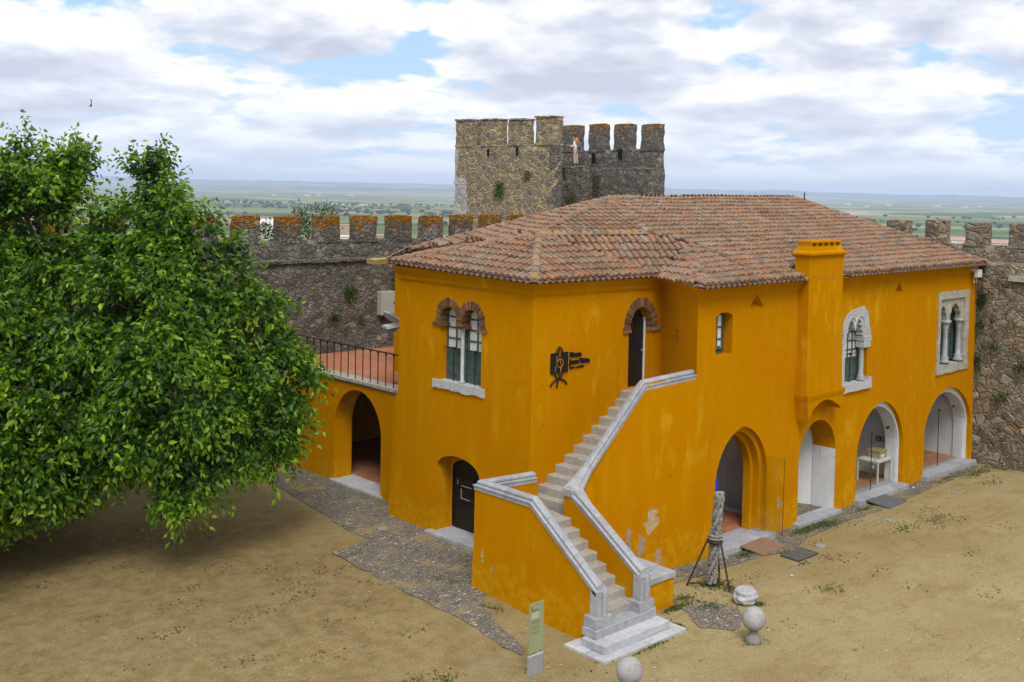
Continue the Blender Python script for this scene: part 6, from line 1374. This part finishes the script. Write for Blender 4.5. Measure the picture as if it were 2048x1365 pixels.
def place(px_az, r): return r*math.cos(R_(px_az)), r*math.sin(R_(px_az))
import itertools
for az, r, w_, d_, h_, zt, roof, flat, wall, lab in (
    (59.7, 640, 34, 16, 6, -14.5, 'far_white', False, 'far_white', 'long white roofed shed seen through the first gap right of the tree'),
    (55.6, 560, 22, 12, 8, -17, 'far_white', True, 'far_white', 'white flat roofed building seen through the fourth battlement gap'),
    (55.4, 720, 30, 14, 7, -17, 'far_roof', True, 'far_tan', 'tan building behind the white one in the fourth battlement gap'),
    (53.6, 600, 18, 12, 7, -18, 'far_roof', True, 'far_tan', 'low reddish building seen through the fifth battlement gap'),
    (53.4, 500, 24, 12, 6, -22, 'far_white', True, 'far_white', 'white low building in front of the reddish one in the fifth gap'),
    (51.8, 560, 26, 12, 9, -18, 'far_white', True, 'far_white', 'white building seen through the sixth battlement gap'),
    (50.5, 560, 14, 12, 9, -17, 'far_white', True, 'far_white', 'white building in the narrow gap nearest the tower'),
    (24.6, 740, 11, 10, 5, -18, 'far_roof', False, 'far_white', 'left of two white houses with red roof beyond the right rampart'),
    (24.1, 700, 8, 8, 4, -19, 'far_roof', False, 'far_white', 'small white annex beside the red roofed house beyond the right rampart'),
    (22.75, 740, 15, 10, 5, -19, 'far_roof', False, 'far_white', 'right of two white houses with red roof beyond the right rampart')):
    x, y = place(az, r); far_house(x, y, zt-h_+2.5, w_, d_, h_-2.2, roof, lab, rz=R_(az)+rnd.uniform(-.3, .3), wall=wall, flat=flat)
for k, (x, y, w_) in enumerate(((5726, 8289, 90), (5045, 7933, 60), (4700, 7900, 50), (5400, 8300, 45), (9300, 5300, 60), (9900, 5200, 50), (10300, 4900, 70), (10800, 4700, 50), (9900, 4450, 60), (8200, 4500, 40))):
    o = MB(lambda a, b, c, x=x, y=y: (x+a, y+b, tz(x, y)+c)); o.box(-10, 10, -w_/2, w_/2, -3, 9); o.loft([[(-11, -w_/2-1, 9), (11, -w_/2-1, 9), (0, -w_/2-1, 12)], [(-11, w_/2+1, 9), (11, w_/2+1, 9), (0, w_/2+1, 12)]])
    tag(o.build('farm_shed', 'far_white'), 'tiny white farm building far out on the hazy plain', 'shed', 'tiny farm buildings on the far plain')

# haze: the air between here and the hills
mb = MB(); mb.box(-34000, 34000, -34000, 34000, -125, 235); hzo = mb.build('haze', 'dark_void', origin=(0, 0, -125)); hzo.data.materials.clear()
hm = bpy.data.materials.new('haze_air'); hm.use_nodes = True; t_ = hm.node_tree; t_.nodes.clear(); ho = t_.nodes.new('ShaderNodeOutputMaterial'); pv = t_.nodes.new('ShaderNodeVolumePrincipled')
pv.inputs['Color'].default_value = (0.62, 0.74, 1.0, 1); pv.inputs['Density'].default_value = 7e-5; pv.inputs['Anisotropy'].default_value = -0.2
t_.links.new(pv.outputs[0], ho.inputs['Volume']); hzo.data.materials.append(hm); tag(hzo, kind='stuff')
